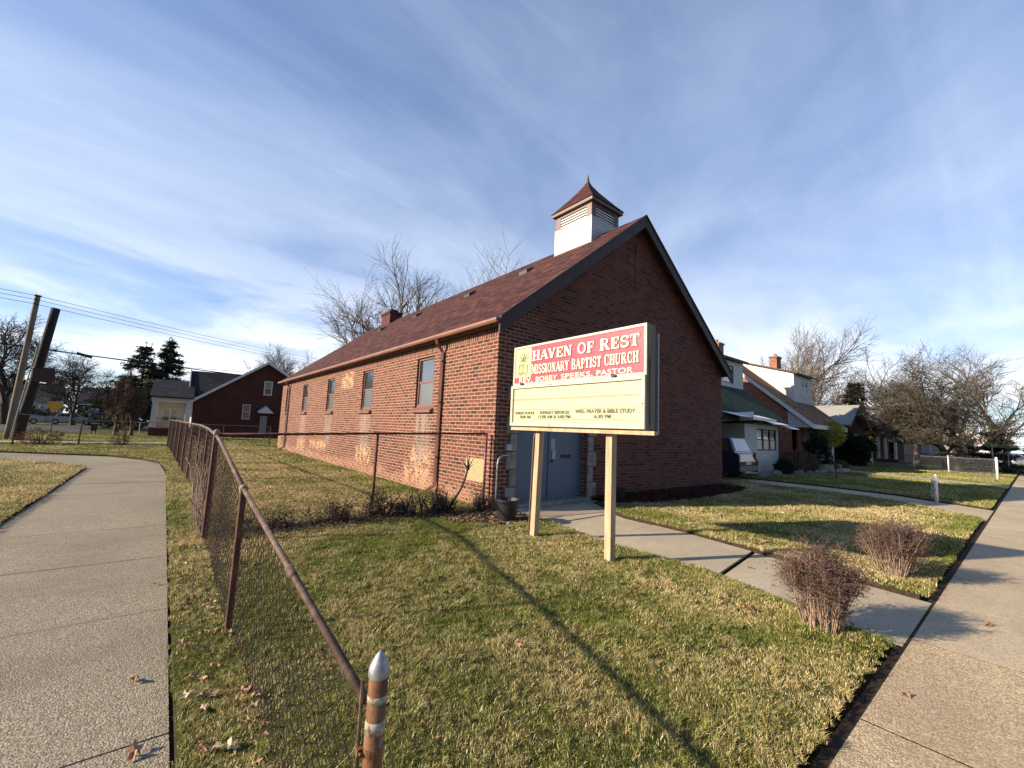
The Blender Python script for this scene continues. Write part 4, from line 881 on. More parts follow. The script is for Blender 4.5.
# ------------------------------------------------------------------ twiggy plants
def wig(g, p, d, L, n=4, wob=.18, trop=.1):
    p = Vector(p); d = Vector(d).normalized(); pts = [p.copy()]
    for i in range(n):
        d = (d+Vector((g.gauss(0, wob), g.gauss(0, wob), g.gauss(0, wob)+trop))).normalized(); p = p+d*(L/n); pts.append(p.copy())
    return pts, d
def rleaf(mb, g, c, s, flat=.5):
    a = g.uniform(0, 6.28); u = Vector((math.cos(a), math.sin(a), g.uniform(-flat, flat)))*s; w = Vector((-math.sin(a), math.cos(a), g.uniform(-flat, flat)))*s*.5; c = Vector(c)
    mb.add([c-u, c-w, c+u, c+w], [(0, 1, 2, 3)])
def shrub(name, label, base, h, r, seed, nst=95, group='clipped twiggy shrubs by the pavement'):
    g = random.Random(seed); t = thing(name, label, 'shrub', base, group); st = MB(); tw = MB(); lf = MB(); b = Vector(base)
    for k in range(nst):
        a = g.uniform(0, 6.28); q = math.sqrt(g.random()); br = .15*q
        p0 = b+Vector((math.cos(a)*br, math.sin(a)*br, -.01)); top = Vector((math.cos(a+g.uniform(-.3, .3))*r*.86*q, math.sin(a)*r*.86*q, h*(.94-.26*q*q)*g.uniform(.70, 1.0)))
        d = (b+top-p0); L = d.length; pts, dd = wig(g, p0, d, L, 6, .10, .03); rr = g.uniform(.0028, .0075)
        st.tube(pts, [rr*(1-.55*i/6) for i in range(7)], 5, cap=False)
        for j in range(20):
            i = g.choice((2, 3, 4, 4, 5, 5, 5, 6, 6)); q0 = pts[i]
            d2 = Vector((math.cos(a)*.6+g.gauss(0, .7), math.sin(a)*.6+g.gauss(0, .7), g.uniform(-.1, .9))); L2 = g.uniform(.05, .15)*(1 if i > 3 else .7)
            p2, _ = wig(g, q0, d2, L2, 3, .3, .05); 
            if p2[-1].z-b.z > h*1.02: continue
            tw.tube(p2, [.0022, .0018, .0014, .001], 3, cap=False)
            for e in range(5 if p2[-1].z-b.z > h*.42 else 1): rleaf(lf, g, p2[g.randint(1, 3)]+Vector((g.gauss(0, .02), g.gauss(0, .02), g.gauss(0, .02))), g.uniform(.005, .011), 1.0)
    obj('stems', st, M_twig, t, smooth=True); obj('twigs', tw, M_twig_red, t); obj('foliage', lf, M_budleaf, t)
shrub('twiggy_shrub', 'large clipped leafless shrub between the church walk and the pavement', (4.56, 1.24, .04), .74, .31, 7, 150)
shrub('twiggy_shrub', 'smaller clipped leafless shrub on the far side of the church walk', (7.08, 1.16, .04), .74, .36, 8, 110)
# stubs and dead stems along the crossing fence
g = random.Random(12)
def dead_shrub(base, h, n, label, spread=.16, thick=.012, group='dead shrubs along the crossing fence'):
    t = thing('dead_shrub', label, 'shrub', base, group); mb = MB(); tw = MB(); lf = MB(); b = Vector(base)
    for k in range(int(n*1.4)):
        p0 = b+Vector((g.gauss(0, spread*.6), g.gauss(0, .05), -.02)); pts, d = wig(g, p0, (g.gauss(0, .22), g.gauss(0, .15), 1), h*g.uniform(.35, 1), 4, .14, .05); r0 = thick*g.uniform(.5, 1.3)
        mb.tube(pts, [r0, r0*.85, r0*.7, r0*.6, r0*.45], 5)
        for j in range(14):
            p2, _ = wig(g, g.choice(pts), (g.gauss(0, 1), g.gauss(0, .7), g.uniform(-.3, .7)), g.uniform(.05, .16), 3, .35, 0); tw.tube(p2, [.003, .0025, .002, .001], 3, cap=False)
            for e in range(5): rleaf(lf, g, p2[-1]+Vector((g.gauss(0, .03), g.gauss(0, .03), g.gauss(0, .03))), g.uniform(.010, .024), 1)
    obj('stems', mb, M_bark_dark, t, smooth=True); obj('twigs', tw, M_bark_dark, t); obj('foliage', lf, M_budleaf, t)
dead_shrub((1.45, 6.98, .03), .26, 12, 'low dead shrub stubs nearest the fence corner', .3)
dead_shrub((2.25, 7.02, .03), .36, 16, 'dead shrub stub left of the crossing fence post', .3)
dead_shrub((2.95, 7.10, .03), .55, 18, 'dead shrub wound round the foot of the crossing fence post', .22)
dead_shrub((3.45, 7.0, .03), .50, 14, 'dead shrub just right of the crossing fence post', .2, .02)
dead_shrub((4.10, 6.98, .03), .48, 22, 'thick dead shrub stump below the church downspout', .25, .026)
dead_shrub((4.92, 6.85, .03), .50, 14, 'dead shrub against the church corner by the fence end', .12, .012)
t = thing('bare_sapling', 'tall knobbly bare stem rising through the crossing fence', 'shrub', (4.25, 6.98, .03)); mb = MB()
mb.tube([(4.25, 6.98, .0), (4.36, 6.97, .25), (4.50, 6.96, .45), (4.60, 6.96, .68), (4.64, 6.96, .86), (4.66, 6.96, 1.08)], [.03, .024, .021, .019, .022, .007], 7)
mb.lathe((4.635, 6.96, .84), [(0, -.05), (.035, -.02), (.04, .01), (.02, .05), (0, .06)], 8)
for e in ((4.50, 1.0), (4.76, 1.05), (4.53, .93), (4.74, .92), (4.60, 1.12)): mb.tube([(4.635, 6.96, .85), ((4.635+e[0])/2, 6.95, (.85+e[1])/2-.01), (e[0], 6.95, e[1])], [.012, .009, .004], 5)
obj('stem', mb, M_bark_dark, t, smooth=True)
litter('leaf_litter', [(.7, 6.65), (5.05, 6.7), (5.1, 7.2), (.7, 7.25)], 3600, .03, M_budleaf, 'dark dead leaves and debris heaped along the crossing fence foot', 'litter', (.01, .032), 9, .09)
vn = thing('dead_vine', 'tangled dead vine climbing the rusty fence beside the path', 'vine', (.6, 9, 0)); mb = MB(); g = random.Random(4)
for k in range(60):
    y = 6.9+abs(g.gauss(0, 1.4)); pts, _ = wig(g, (.54+g.gauss(0, .04), y, .03), (0, g.gauss(0, .25), 1), g.uniform(.4, 1.35), 9, .20, .1)
    pts = [Vector((.54+(p.x-.54)*.5, p.y, min(p.z, 1.42))) for p in pts]; mb.tube(pts, [.009*(1-.6*i/9) for i in range(10)], 4, cap=False)
    for j in range(4):
        p2, _ = wig(g, g.choice(pts), (g.gauss(0, .6), g.gauss(0, .8), g.uniform(-.6, .5)), g.uniform(.1, .3), 4, .35, -.05); mb.tube(p2, .002, 3, cap=False)
obj('stems', mb, M_vine, vn)
wt = MB(); g = random.Random(9)
for k in range(7):
    pts, _ = wig(g, (.5+g.gauss(0, .08), 2.0+g.gauss(0, .12), .06), (g.gauss(0, 1), g.gauss(0, 1), .1), g.uniform(.15, .4), 5, .3, -.02); wt.tube(pts, .0025, 4, cap=False)
tag(obj('dry_stalks', wt, M_leaf_pale, loc=(.5, 2, .05)), 'pale dry stalks lying under the fence near its end post', 'stalks')

# ------------------------------------------------------------------ pots and small things by the door
def pot(label, c, r, h, mat):
    t = thing('flower_pot', label, 'pot', c); m_ = MB()
    m_.lathe(c, [(0, 0), (r*.70, 0), (r*.74, .01), (r*.95, h*.86), (r*1.10, h*.87), (r*1.12, h), (r*1.02, h), (r*.9, h*.88), (r*.86, h*.8)], 24); obj('pot_body', m_, mat, t, smooth=False, bevel=.003)
    m_ = MB(); m_.lathe(c, [(r*.9, h*.84), (r*.4, h*.87), (0, h*.86)], 20); obj('potting_soil', m_, M_soil, t)
pot('black plastic flower pot on the earth left of the door', (4.80, 5.90, .05), .20, .36, M_black)
pot('black flower pot in the mulch right of the door', (8.55, 6.35, .05), .19, .28, M_black)
g = random.Random(2); mb = MB()
def rock(c, s, label, grp, mat=M_rock):
    m_ = MB(); n1, n2 = 7, 5; pts = []; c = Vector(c)
    for j in range(n2+1):
        for i in range(n1):
            a = 6.283*i/n1; ph = math.pi*j/n2; k = s*g.uniform(.8, 1.15); pts.append(c+Vector((math.cos(a)*math.sin(ph)*k, math.sin(a)*math.sin(ph)*k*.8, math.cos(ph)*k*.55+s*.3)))
    m_.add(pts, [(j*n1+i, j*n1+(i+1) % n1, (j+1)*n1+(i+1) % n1, (j+1)*n1+i) for j in range(n2) for i in range(n1)])
    return tag(obj('rock', m_, mat, loc=c), label, 'rock', grp)
rock((4.62, 5.62, .05), .05, 'small pale stone in front of the black pot by the door', None)
rock((8.9, 4.75, .05), .055, 'single pale stone on the lawn beyond the church walk', None)
# rocks edging the neighbour's bed: a row nothing tells apart
for k in range(15):
    u = k/14; rock((20.3+u*9.3, 7.55+.35*math.sin(u*5)+g.uniform(-.12, .12), .03), g.uniform(.16, .28), 'pale rounded rock edging the bed before the white clad house', "rocks edging the neighbour's bed")

# ------------------------------------------------------------------ fallen leaves, each one its own
def leaf_mesh(seed):
    g_ = random.Random(seed); n = 11; m_ = MB(); pts = [(0, 0, .012)]
    for i in range(n):
        a = 2*math.pi*i/n; r_ = (.036 if i % 2 == 0 else .020)*g_.uniform(.75, 1.2); pts.append((math.cos(a)*r_*1.3, math.sin(a)*r_*.85, g_.uniform(-.002, .028)))
    m_.add(pts, [(0, i+1, (i+1) % n+1) for i in range(n)]); m_.tube([(-.04, 0, .005), (-.07, .004, .008)], .0012, 3); return m_
SP = {}
def leaf(kind, x, y, z, s, label, group):
    mat = {'tan': M_leaf, 'red': M_leaf_red, 'pale': M_leaf_pale}[kind]; v = random.randint(0, 3); key = (kind, v)
    if key not in SP: o = obj('fallen_leaf', leaf_mesh(v*7+1), mat, loc=(0, 0, 0)); SP[key] = o
    else: o = SP[key].copy(); col.objects.link(o)
    o.location = (x, y, z); o.scale = (s, s, s*1.1); o.rotation_euler = (random.uniform(-.25, .25), random.uniform(-.25, .25), random.uniform(0, 6.28)); tag(o, label, 'leaf', group); return o
random.seed(21)
for k in range(66):
    leaf(random.choice(('tan', 'tan', 'tan', 'pale')), random.uniform(.24, .58), 2.2+abs(random.gauss(0, 1.9)), .065, random.uniform(.5, .95), 'dry tan leaf on the grass strip between path and rusty fence', 'leaves along the rusty fence')
for k in range(16):
    leaf(random.choice(('tan', 'red', 'tan')), random.uniform(.7, 5), random.uniform(1.6, 6), .08, random.uniform(.6, .95), 'brown leaf caught in the grass of the lawn round the sign', 'leaves on the front lawn')
for k in range(22):
    leaf(random.choice(('pale', 'tan')), random.uniform(-4.5, -.6) if k % 2 else random.uniform(-8, -4), random.uniform(27, 29.5), .05, random.uniform(1.2, 2), 'pale leaf scattered on the grass before the back fence', 'leaves before the back fence')
for k in range(9):
    leaf('tan', 7.1+random.uniform(0, .25), random.uniform(2.6, 5.6), .07, random.uniform(.8, 1.1), 'tan leaf along the far edge of the church walk', 'leaves along the church walk')
for (x, y, kd, s, lb) in ((.02, 3.52, 'tan', 1.1, 'tan leaf on the path edge level with the second joint'), (.05, 2.78, 'tan', 1.15, 'tan curled leaf lying on the nearest joint of the path'), (.10, 5.35, 'pale', .7, 'small pale leaf at the path edge past the third slab'),
                          (-.25, 9.6, 'pale', .7, 'small pale leaf alone in the middle of the path'), (2.93, .81, 'red', 1.0, 'orange leaf wedged in the dark gap at the pavement edge'), (3.9, .62, 'tan', .9, 'flat tan leaf on the near pavement slab'),
                          (6.05, .36, 'tan', .9, 'tan leaf on the pavement past the church walk'), (5.9, 2.35, 'red', .7, 'red brown leaf on the walk beside its open joint'), (5.45, 1.95, 'tan', .7, 'tan leaf on the walk slab nearest the pavement'),
                          (3.72, 2.55, 'red', 1.0, 'red leaf on the lawn in front of the near sign post'), (4.3, 1.75, 'red', .9, 'red leaf on the lawn left of the large shrub')):
    leaf(kd, x, y, .008 if y < .8 or x < .2 or (5 < x < 7) else (.01 if y < .85 else .085), s, lb, 'single fallen leaves')

# ------------------------------------------------------------------ trees
class Tree:
    def __init__(s, seed): s.g = random.Random(seed); s.t = []
    def grow(s, p, d, L, r, lev, maxlev, kids, ang, wob, trop, lmul):
        g = s.g; n = 5 if lev < maxlev-1 else 3; p = Vector(p); d = Vector(d).normalized(); pts = [p.copy()]; ds = [d.copy()]
        for i in range(n):
            d = (d+Vector((g.gauss(0, wob), g.gauss(0, wob), g.gauss(0, wob)+trop[min(lev, len(trop)-1)]))).normalized(); p = p+d*(L/n); pts.append(p.copy()); ds.append(d.copy())
        tip = .55 if lev < maxlev else .3
        s.t.append((pts, [r*(1-(1-tip)*i/n) for i in range(n+1)], lev))
        if lev >= maxlev: return
        k = kids[min(lev, len(kids)-1)]
        for j in range(k):
            u = (.28 if lev else .30)+(.72 if lev else .70)*(j+g.uniform(.1, .9))/k; u = min(u, .999); i = int(u*n); f = u*n-i; q = pts[i].lerp(pts[min(i+1, n)], f)
            a0 = R(g.uniform(*ang)); az = g.uniform(0, 6.28)+j*2.4; dd = ds[min(i+1, n)]; o1 = dd.orthogonal().normalized(); o2 = dd.cross(o1)
            nd = dd*math.cos(a0)+(o1*math.cos(az)+o2*math.sin(az))*math.sin(a0)
            s.grow(q, nd, L*g.uniform(*lmul)*(1.15-.45*u), r*(1-(1-tip)*u)*g.uniform(.5, .72), lev+1, maxlev, kids, ang, wob, trop, lmul)
        for e in range(2 if lev < maxlev-1 else 1):
            nd = (ds[-1]+Vector((g.gauss(0, .3), g.gauss(0, .3), g.gauss(0, .2)))).normalized(); s.grow(pts[-1], nd, L*g.uniform(*lmul), r*tip*.85, lev+1, maxlev, kids, ang, wob, trop, lmul)
def bare_tree(name, label, base, H, rad, seed, trunk_r=.25, mat=None, maxlev=4, kids=(6, 5, 5, 4), ang=(25, 55), wob=.13, trop=(.05, .10, .06, .02), lmul=(.55, .78), first=.36, trunks=1, minr=.008, group='bare trees', zbot=None, twigmul=1.0, leaves=0, leafmat=None, lean=(0, 0)):
    mat = mat or M_bark; T = Tree(seed); g = T.g
    for k in range(trunks): T.grow((g.gauss(0, .12)*(trunks > 1), g.gauss(0, .12)*(trunks > 1), 0), (lean[0]+g.gauss(0, .12)*(trunks > 1)*2, lean[1]+g.gauss(0, .12)*(trunks > 1)*2, 1), first, 1.0, 0, maxlev, kids, ang, wob, trop, lmul)
    A = np.array([p[:] for t_ in T.t for p in t_[0]]); zt = np.percentile(A[:, 2], 99.6); rr_ = np.percentile(np.hypot(A[:, 0], A[:, 1]), 98.5)
    sz = H/zt; sr = rad/rr_; b = Vector(base); root = thing(name, label, 'tree', base, group); tr = MB(); cr_ = MB(); last = []
    for pts, rs, lev in T.t:
        P_ = [b+Vector((p.x*sr, p.y*sr, max(p.z*sz, -.1))) for p in pts]; R_2 = [max(trunk_r*q, minr*(.6 if lev >= maxlev else 1)*twigmul) for q in rs]
        if lev == 0: R_2[0] *= 1.35
        if zbot and lev >= 2 and min(p.z for p in P_)-b.z < zbot: continue
        (tr if lev <= 1 else cr_).tube(P_, R_2, 8 if lev == 0 else (5 if lev == 1 else 3), cap=False)
        if lev >= maxlev-1: last.append(P_)
    obj('trunk', tr, mat, root, smooth=True); obj('crown', cr_, mat, root)
    if leaves:
        lm = MB()
        for k in range(leaves): P_ = g.choice(last); rleaf(lm, g, P_[g.randint(0, len(P_)-1)]+Vector((g.gauss(0, .12), g.gauss(0, .12), g.gauss(0, .06))), g.uniform(.03, .075), .6)
        obj('foliage', lm, leafmat, root)
    return root
bare_tree('bare_tree', 'broad bare tree rising behind the left part of the church roof', (12.6, 31, 0), 13.4, 6.6, 5, .30, kids=(8, 5, 4, 3, 3), maxlev=5, minr=.010, ang=(25, 50), lmul=(.55, .75), trop=(.03, .04, .05, .04, .03), wob=.10, first=.45)
bare_tree('bare_tree', 'taller bare tree behind the church roof near the cupola', (19.0, 31, 0), 16.2, 7.2, 12, .32, kids=(8, 5, 4, 3, 3), maxlev=5, minr=.010, ang=(25, 50), lmul=(.55, .75), trop=(.03, .04, .05, .04, .03), wob=.10, first=.45)
bare_tree('bare_tree', 'hazy bare tree behind the left brick house', (16.5, 82, 0), 14.8, 7.5, 14, .3, kids=(6, 4, 4, 3, 3), maxlev=5, minr=.018, ang=(25, 50), lmul=(.55, .78), wob=.10, first=.42)
bare_tree('bare_tree', 'big spreading bare tree behind the two leaning poles', (-13.2, 70, 0), 12.0, 8.4, 23, .42, M_bark_dark, kids=(6, 4, 4, 3, 3), maxlev=5, ang=(30, 58), minr=.02, first=.36, wob=.13, lmul=(.56, .8), trop=(.03, .03, .03, .03), zbot=2.2)
bare_tree('bare_tree', 'bare tree right of the leaning poles over the yellow sign', (-8.6, 74, 0), 8.8, 5.0, 29, .22, M_bark_dark, kids=(5, 4, 4, 3, 3), maxlev=5, ang=(26, 54), minr=.016, lmul=(.56, .78), wob=.12, first=.4, zbot=1.8)
bare_tree('ornamental_tree', 'small red brown tree beside the white porch', (-3.0, 43.5, 0), 4.6, 2.1, 31, .12, M_bark_brown, kids=(7, 6, 5, 3), ang=(30, 65), minr=.014, first=.22, trunks=3, leaves=5200, leafmat=M_budleaf, group='trees by the left house', wob=.2)
bare_tree('bare_tree', 'wide bare tree fanning up behind the white dormers', (48.5, 16.5, 0), 13.6, 8.0, 37, .36, M_bark, kids=(6, 4, 4, 3, 3), maxlev=5, ang=(25, 50), minr=.013, first=.36, wob=.10, trop=(.03, .05, .05, .04, .03), lmul=(.55, .78))
bare_tree('bare_tree', 'thin bare tree standing between the dormers and the corner tree', (66, 17, 0), 11.0, 5.2, 41, .2, M_bark, kids=(6, 5, 4, 4), ang=(25, 60), minr=.022)
bare_tree('corner_tree', 'dense olive brown spreading tree on the fenced corner lot', (43.6, 3.7, 0), 7.7, 5.5, 43, .24, simple('olive_grey_bark', (0.105, 0.088, 0.066), .9, 0, .35, 6, .4), kids=(8, 5, 4, 3, 3), maxlev=5, ang=(32, 66), minr=.010, trunks=2, first=.36, wob=.12, trop=(.02, .02, .01, 0), lmul=(.55, .75), zbot=1.9, leaves=46000, leafmat=simple('olive_brown_sprays', (0.085, 0.078, 0.044), .85, 0, .4, 3, 0), group='trees on the corner lot')
bare_tree('bare_tree', 'tall bare tree behind the corner lot tree on its left', (58, 7.4, 0), 11.6, 5.4, 47, .25, M_bark, kids=(5, 4, 4, 3, 3), maxlev=5, ang=(26, 50), minr=.012, lmul=(.55, .76), wob=.10, first=.42, zbot=3)
bare_tree('bare_tree', 'bare tree behind the corner lot tree nearest the road', (58, 1.6, 0), 11.4, 5.4, 53, .25, M_bark, kids=(5, 4, 4, 3, 3), maxlev=5, ang=(26, 50), minr=.012, lmul=(.55, .76), wob=.10, first=.42, zbot=3)

def needles(name, mb_pts, n, size, seed, parent, cols, mat=M_needle):
    """many small leaf faces around points, each with its own tint"""
    g_ = np.random.default_rng(seed); P = np.array([[*p, *d] for p, d in mb_pts]); k = g_.integers(0, len(P), n); c = P[k, :3]+g_.normal(0, 1, (n, 3))*np.array([.10, .10, .06])*size/.10
    a = g_.uniform(0, 6.283, n); d = P[k, 3:]; u = d+g_.normal(0, .45, (n, 3)); u /= np.linalg.norm(u, axis=1)[:, None]; w = np.cross(u, g_.normal(0, 1, (n, 3))); w /= np.linalg.norm(w, axis=1)[:, None]
    u = u*(size*g_.uniform(.7, 1.5, n))[:, None]; w = w*(size*.28*g_.uniform(.7, 1.4, n))[:, None]
    V = np.stack([c-u, c-w, c+u, c+w], 1)-np.array(LOC[parent]); me = bpy.data.meshes.new(name); me.vertices.add(n*4); me.vertices.foreach_set('co', V.reshape(-1)); me.loops.add(n*4); me.polygons.add(n)
    me.loops.foreach_set('vertex_index', np.arange(n*4, dtype=np.int32)); me.polygons.foreach_set('loop_start', (np.arange(n)*4).astype(np.int32))
    C = np.array(cols)[g_.integers(0, len(cols), n)]*g_.uniform(.6, 1.4, n)[:, None]; at = me.attributes.new('tint', 'FLOAT_COLOR', 'POINT'); cc = np.ones((n, 4, 4), np.float32); cc[:, :, :3] = C[:, None]; at.data.foreach_set('color', cc.reshape(-1))
    me.materials.append(mat); me.update(calc_edges=True); o = bpy.data.objects.new(name, me); col.objects.link(o); o.parent = parent; LOC[o] = LOC[parent]; return o
DG = [(.018, .032, .016), (.03, .045, .022), (.045, .06, .028), (.05, .045, .025)]
def conifer(label, base, H, rad, seed, n=9000, cols=DG, size=.16, shape=1.0, group='evergreens beyond the left fence', z0=.12):
    g = random.Random(seed); root = thing('spruce_tree', label, 'tree', base, group); b = Vector(base); tr = MB(); br = MB(); pp = []
    tr.tube([b, b+Vector((0, 0, H*.5)), b+Vector((0, 0, H*.97))], [H*.022, H*.014, .02], 8)
    lv = int(H*1.75)
    for k in range(lv):
        u = k/lv; z = H*(z0+(1-z0-.03)*u); L = rad*(1-u)**.85*shape+.12
        for j in range(g.randint(5, 7)):
            a = g.uniform(0, 6.28); l = L*g.uniform(.6, 1.12); p = b+Vector((0, 0, z)); d = Vector((math.cos(a), math.sin(a), g.uniform(-.05, .25)))
            pts = [p+d*l*t_+Vector((0, 0, -.28*l*t_*t_+.10*l*t_**3)) for t_ in (0, .33, .66, 1)]; br.tube(pts, [.035, .025, .018, .008], 3, cap=False)
            for m_ in range(int(5+l*9)):
                t_ = g.uniform(.2, 1); q = p+d*l*t_+Vector((g.gauss(0, .09*l), g.gauss(0, .09*l), -.28*l*t_*t_+.10*l*t_**3-abs(g.gauss(0, .07)))); pp.append((tuple(q), (d.x*.8, d.y*.8, -.3)))
    pp.append((tuple(b+Vector((0, 0, H*.97))), (0, 0, 1.5)))
    obj('trunk', tr, M_bark_dark, root, smooth=True); obj('branches', br, M_bark_dark, root); needles('crown', pp, n, size, seed, root, cols); return root
conifer('dark spruce with layered branches, left of the pair behind the left house', (-2.3, 60, 0), 9.6, 4.2, 3, n=17000, size=.16)
conifer('dark spruce standing closest to the white porch roof', (-.25, 60, 0), 10.5, 3.1, 4, n=15000, size=.16, z0=.25)
conifer('dark layered evergreen between the right houses and the corner tree', (56, 11.6, 0), 8.6, 2.9, 5, n=6500, size=.19, shape=1.0, cols=[(.03, .035, .02), (.05, .048, .03), (.07, .06, .04)], group='evergreens beyond the right houses', z0=.25)
conifer('dark evergreen low behind the corner tree beside the street sign', (50, 1.9, 0), 3.6, 2.0, 6, n=5000, size=.14, group='evergreens beyond the right houses', z0=.05)
def bush_ball(name, label, base, z, r, seed, cols, n=5000, size=.05, trunk=0, sq=(1, 1, 1), group=None, cat='shrub'):
    g = random.Random(seed); root = thing(name, label, cat, base, group); b = Vector(base); pp = []
    for k in range(700):
        v = Vector((g.gauss(0, 1), g.gauss(0, 1), g.gauss(0, 1))).normalized(); q = g.uniform(.62, 1.05)*r*(1+.14*math.sin(v.x*5+seed)*math.cos(v.z*4)); pp.append(((b.x+v.x*q*sq[0], b.y+v.y*q*sq[1], max(b.z+.03, z+v.z*q*sq[2])), (v.x, v.y, v.z+.3)))
    br = MB()
    for k in range(26):
        q = Vector(pp[g.randint(0, 699)][0]); br.tube([b+Vector((g.gauss(0, .05), g.gauss(0, .05), trunk*.6)), (b+Vector((0, 0, trunk))+q)*.5, q], [.02, .014, .006], 4, cap=False)
    if trunk: br.tube([b, b+Vector((.04, 0, trunk*.5)), b+Vector((0, 0, trunk+.15))], [.06, .05, .04], 7)
    obj('stems', br, M_bark_pale if trunk else M_bark_dark, root); needles('foliage', pp, n, size, seed, root, cols); return root
YG = [(.34, .32, .05), (.45, .40, .08), (.24, .24, .04)]; DK = [(.012, .022, .012), (.02, .034, .018), (.03, .04, .02)]; BR = [(.16, .09, .045), (.22, .13, .06), (.10, .06, .035)]
bush_ball('topiary_tree', 'yellow green ball topiary on a pale trunk before the brick house', (32.0, 8.1, 0), 2.25, .82, 3, YG, 7000, .06, 1.3, (1.15, 1.15, .9), cat='tree')
bush_ball('clipped_hedge', 'large dark clipped hedge mass beside the white clad bay', (40.6, 8.9, 0), 1.15, 1.35, 4, DK, 9000, .10, 0, (.9, .8, .95))
bush_ball('clipped_hedge', 'rounded dark green bush right of the large hedge mass', (44.6, 9.0, 0), 1.3, .95, 5, [(.03, .045, .015), (.05, .06, .02)], 5000, .09, 0)
bush_ball('cone_shrub', 'dark cone shaped evergreen shrub left of the yellow topiary', (29.6, 8.0, 0), 1.0, .95, 6, DK, 6000, .07, 0, (.7, .7, 1.2))
for k, (x, y, z, r, l) in enumerate(((25.6, 8.0, .6, .7, 'reddish brown dry shrub before the tall brick gable'), (27.3, 7.9, .5, .65, 'reddish brown dry shrub between the first shrub and the cone shrub'), (29.8, 7.4, .28, .42, 'low tan shrub mound on the left beneath the topiary'), (31.4, 7.3, .28, .42, 'low tan shrub mound on the right beneath the topiary'), (23.6, 7.75, .35, .5, 'low dark brown shrub beside the blue vehicle'))):
    bush_ball('dry_shrub', l, (x, y, 0), z, r, 10+k, BR if k < 4 else DK, 2600, .05, 0, (1.1, .8, .9), "shrubs in the neighbour's bed")
spl = thing('sapling', 'thin dark leafless sapling in the strip beside the driveway', 'tree', (23.2, 5.6, 0)); mb = MB(); mb.tube([(23.2, 5.6, 0), (23.22, 5.6, .4), (23.2, 5.62, .75)], [.03, .025, .012], 6)
for e in ((23.0, 5.5, .8), (23.4, 5.75, .85), (23.15, 5.5, .95)): mb.tube([(23.21, 5.61, .55), e], [.012, .005], 4)
obj('trunk', mb, M_bark_dark, spl)
bush_ball('dry_shrub', 'brown dead shrub against the back fence post', (-1.6, 28.8, 0), .3, .42, 31, BR, 900, .04, 0, (1, .8, 1), 'brush at the back fence')
bush_ball('dry_shrub', 'reddish leaf covered brush at the left end of the back fence', (-4.3, 28.9, 0), .35, .62, 32, BR, 1500, .045, 0, (1.2, .6, .8), 'brush at the back fence')
litter('leaf_litter', [(-9, 28.6), (.2, 28.6), (.2, 29.8), (-9, 29.8)], 2600, .0, M_budleaf, 'brown leaf litter drifted beyond the back fence', 'litter', (.03, .07), 19, .12)

# ------------------------------------------------------------------ poles and wires
def upole(label, b, t_, r0, r1, mat):
    t = thing('utility_pole', label, 'pole', b, 'utility poles leaning together'); m_ = MB(); B_ = Vector(b); T2 = Vector(t_); m_.tube([B_+(T2-B_)*(i/8.0)-Vector((0, 0, .1 if i == 0 else 0)) for i in range(9)], [r0+(r1-r0)*i/8 for i in range(9)], 14); obj('shaft', m_, mat, t, smooth=True); return t
p1 = upole('pale slender utility pole leaning beside a darker one', (-6.5, 35.2, 0), (-6.28, 35.3, 8.06), .145, .12, M_pole_pale)
mb = MB()
for zz in (7.55, 7.8, 8.03): mb = MB(); mb.tube([(-6.29, 35.2, zz), (-6.29, 35.0, zz+.02)], .05, 8); obj('insulator', mb, M_trim_dark, p1)
mb = MB(); mb.tube([(-6.27, 35.3, 8.05), (-6.27, 35.3, 8.10)], .16, 10); obj('pole_cap', mb, M_trim_dark, p1)
p2 = upole('thick dark tarred pole leaning further right than its pale neighbour', (-5.95, 34.16, 0), (-5.35, 34.3, 7.33), .22, .19, M_pole_dark)
mb = MB(); mb.tube([(-6.19, 34.05, .0), (-5.99, 34.05, 2.5), (-5.77, 34.1, 5.0)], .03, 6); obj('guard_strip', mb, M_galv, p2)
t = thing('square_sign', 'dark red square sign back fixed to the dark leaning pole', 'sign', (-5.2, 33.7, 3.1)); mb = MB(); mb.slab([(-5.66, 33.7, 3.1), (-4.86, 33.78, 3.22), (-4.93, 33.78, 3.95), (-5.74, 33.7, 3.85)], (0, .04, 0)); obj('sign_panel', mb, M_sign_red, t)
mb = MB(); mb.tube([(-5.75, 34.0, 3.35), (-5.2, 33.76, 3.4)], .03, 6); mb.tube([(-5.72, 34.0, 3.7), (-5.2, 33.76, 3.7)], .03, 6); obj('bracket', mb, M_trim_dark, t)
t = thing('warning_sign', 'yellow road sign on a thin post beyond the back fence', 'sign', (-6.15, 44, 0)); mb = MB(); mb.slab([(-6.6, 44, 2.05), (-6.15, 44, 1.5), (-5.7, 44, 2.0), (-6.0, 44, 2.25), (-6.4, 44, 2.28)], (0, .03, 0)); obj('sign_face', mb, M_yellow, t)
mb = MB(); mb.tube([(-6.15, 44.06, 0), (-6.15, 44.06, 2.5)], .03, 6); obj('pole', mb, M_trim_dark, t)
mb = MB(); mb.box(-6.4, -5.9, 44.0, 44.03, 2.33, 2.55); obj('sign_plate', mb, M_sign_red, t)
def cable(name, label, pts, r, group=None, sag=.0):
    mb = MB(); P_ = []
    for a, b in zip(pts, pts[1:]):
        a = Vector(a); b = Vector(b)
        for i in range(13): u = i/12; P_.append(a.lerp(b, u)-Vector((0, 0, sag*4*u*(1-u)*(b-a).length/60)))
    mb.tube(P_, r, 5); return tag(obj(name, mb, M_cable, loc=pts[0]), label, 'cable', group)
for k, (z, w) in enumerate(((8.03, 'highest'), (7.80, 'middle'), (7.55, 'lowest'))):
    cable('overhead_wire', w+' of the three thin wires running over the pale leaning pole', [(-46, 22, z+1.2), (-6.29, 35.05, z), (40, 94, z+6.6-k*.3)], .013, 'thin overhead wires', .6)
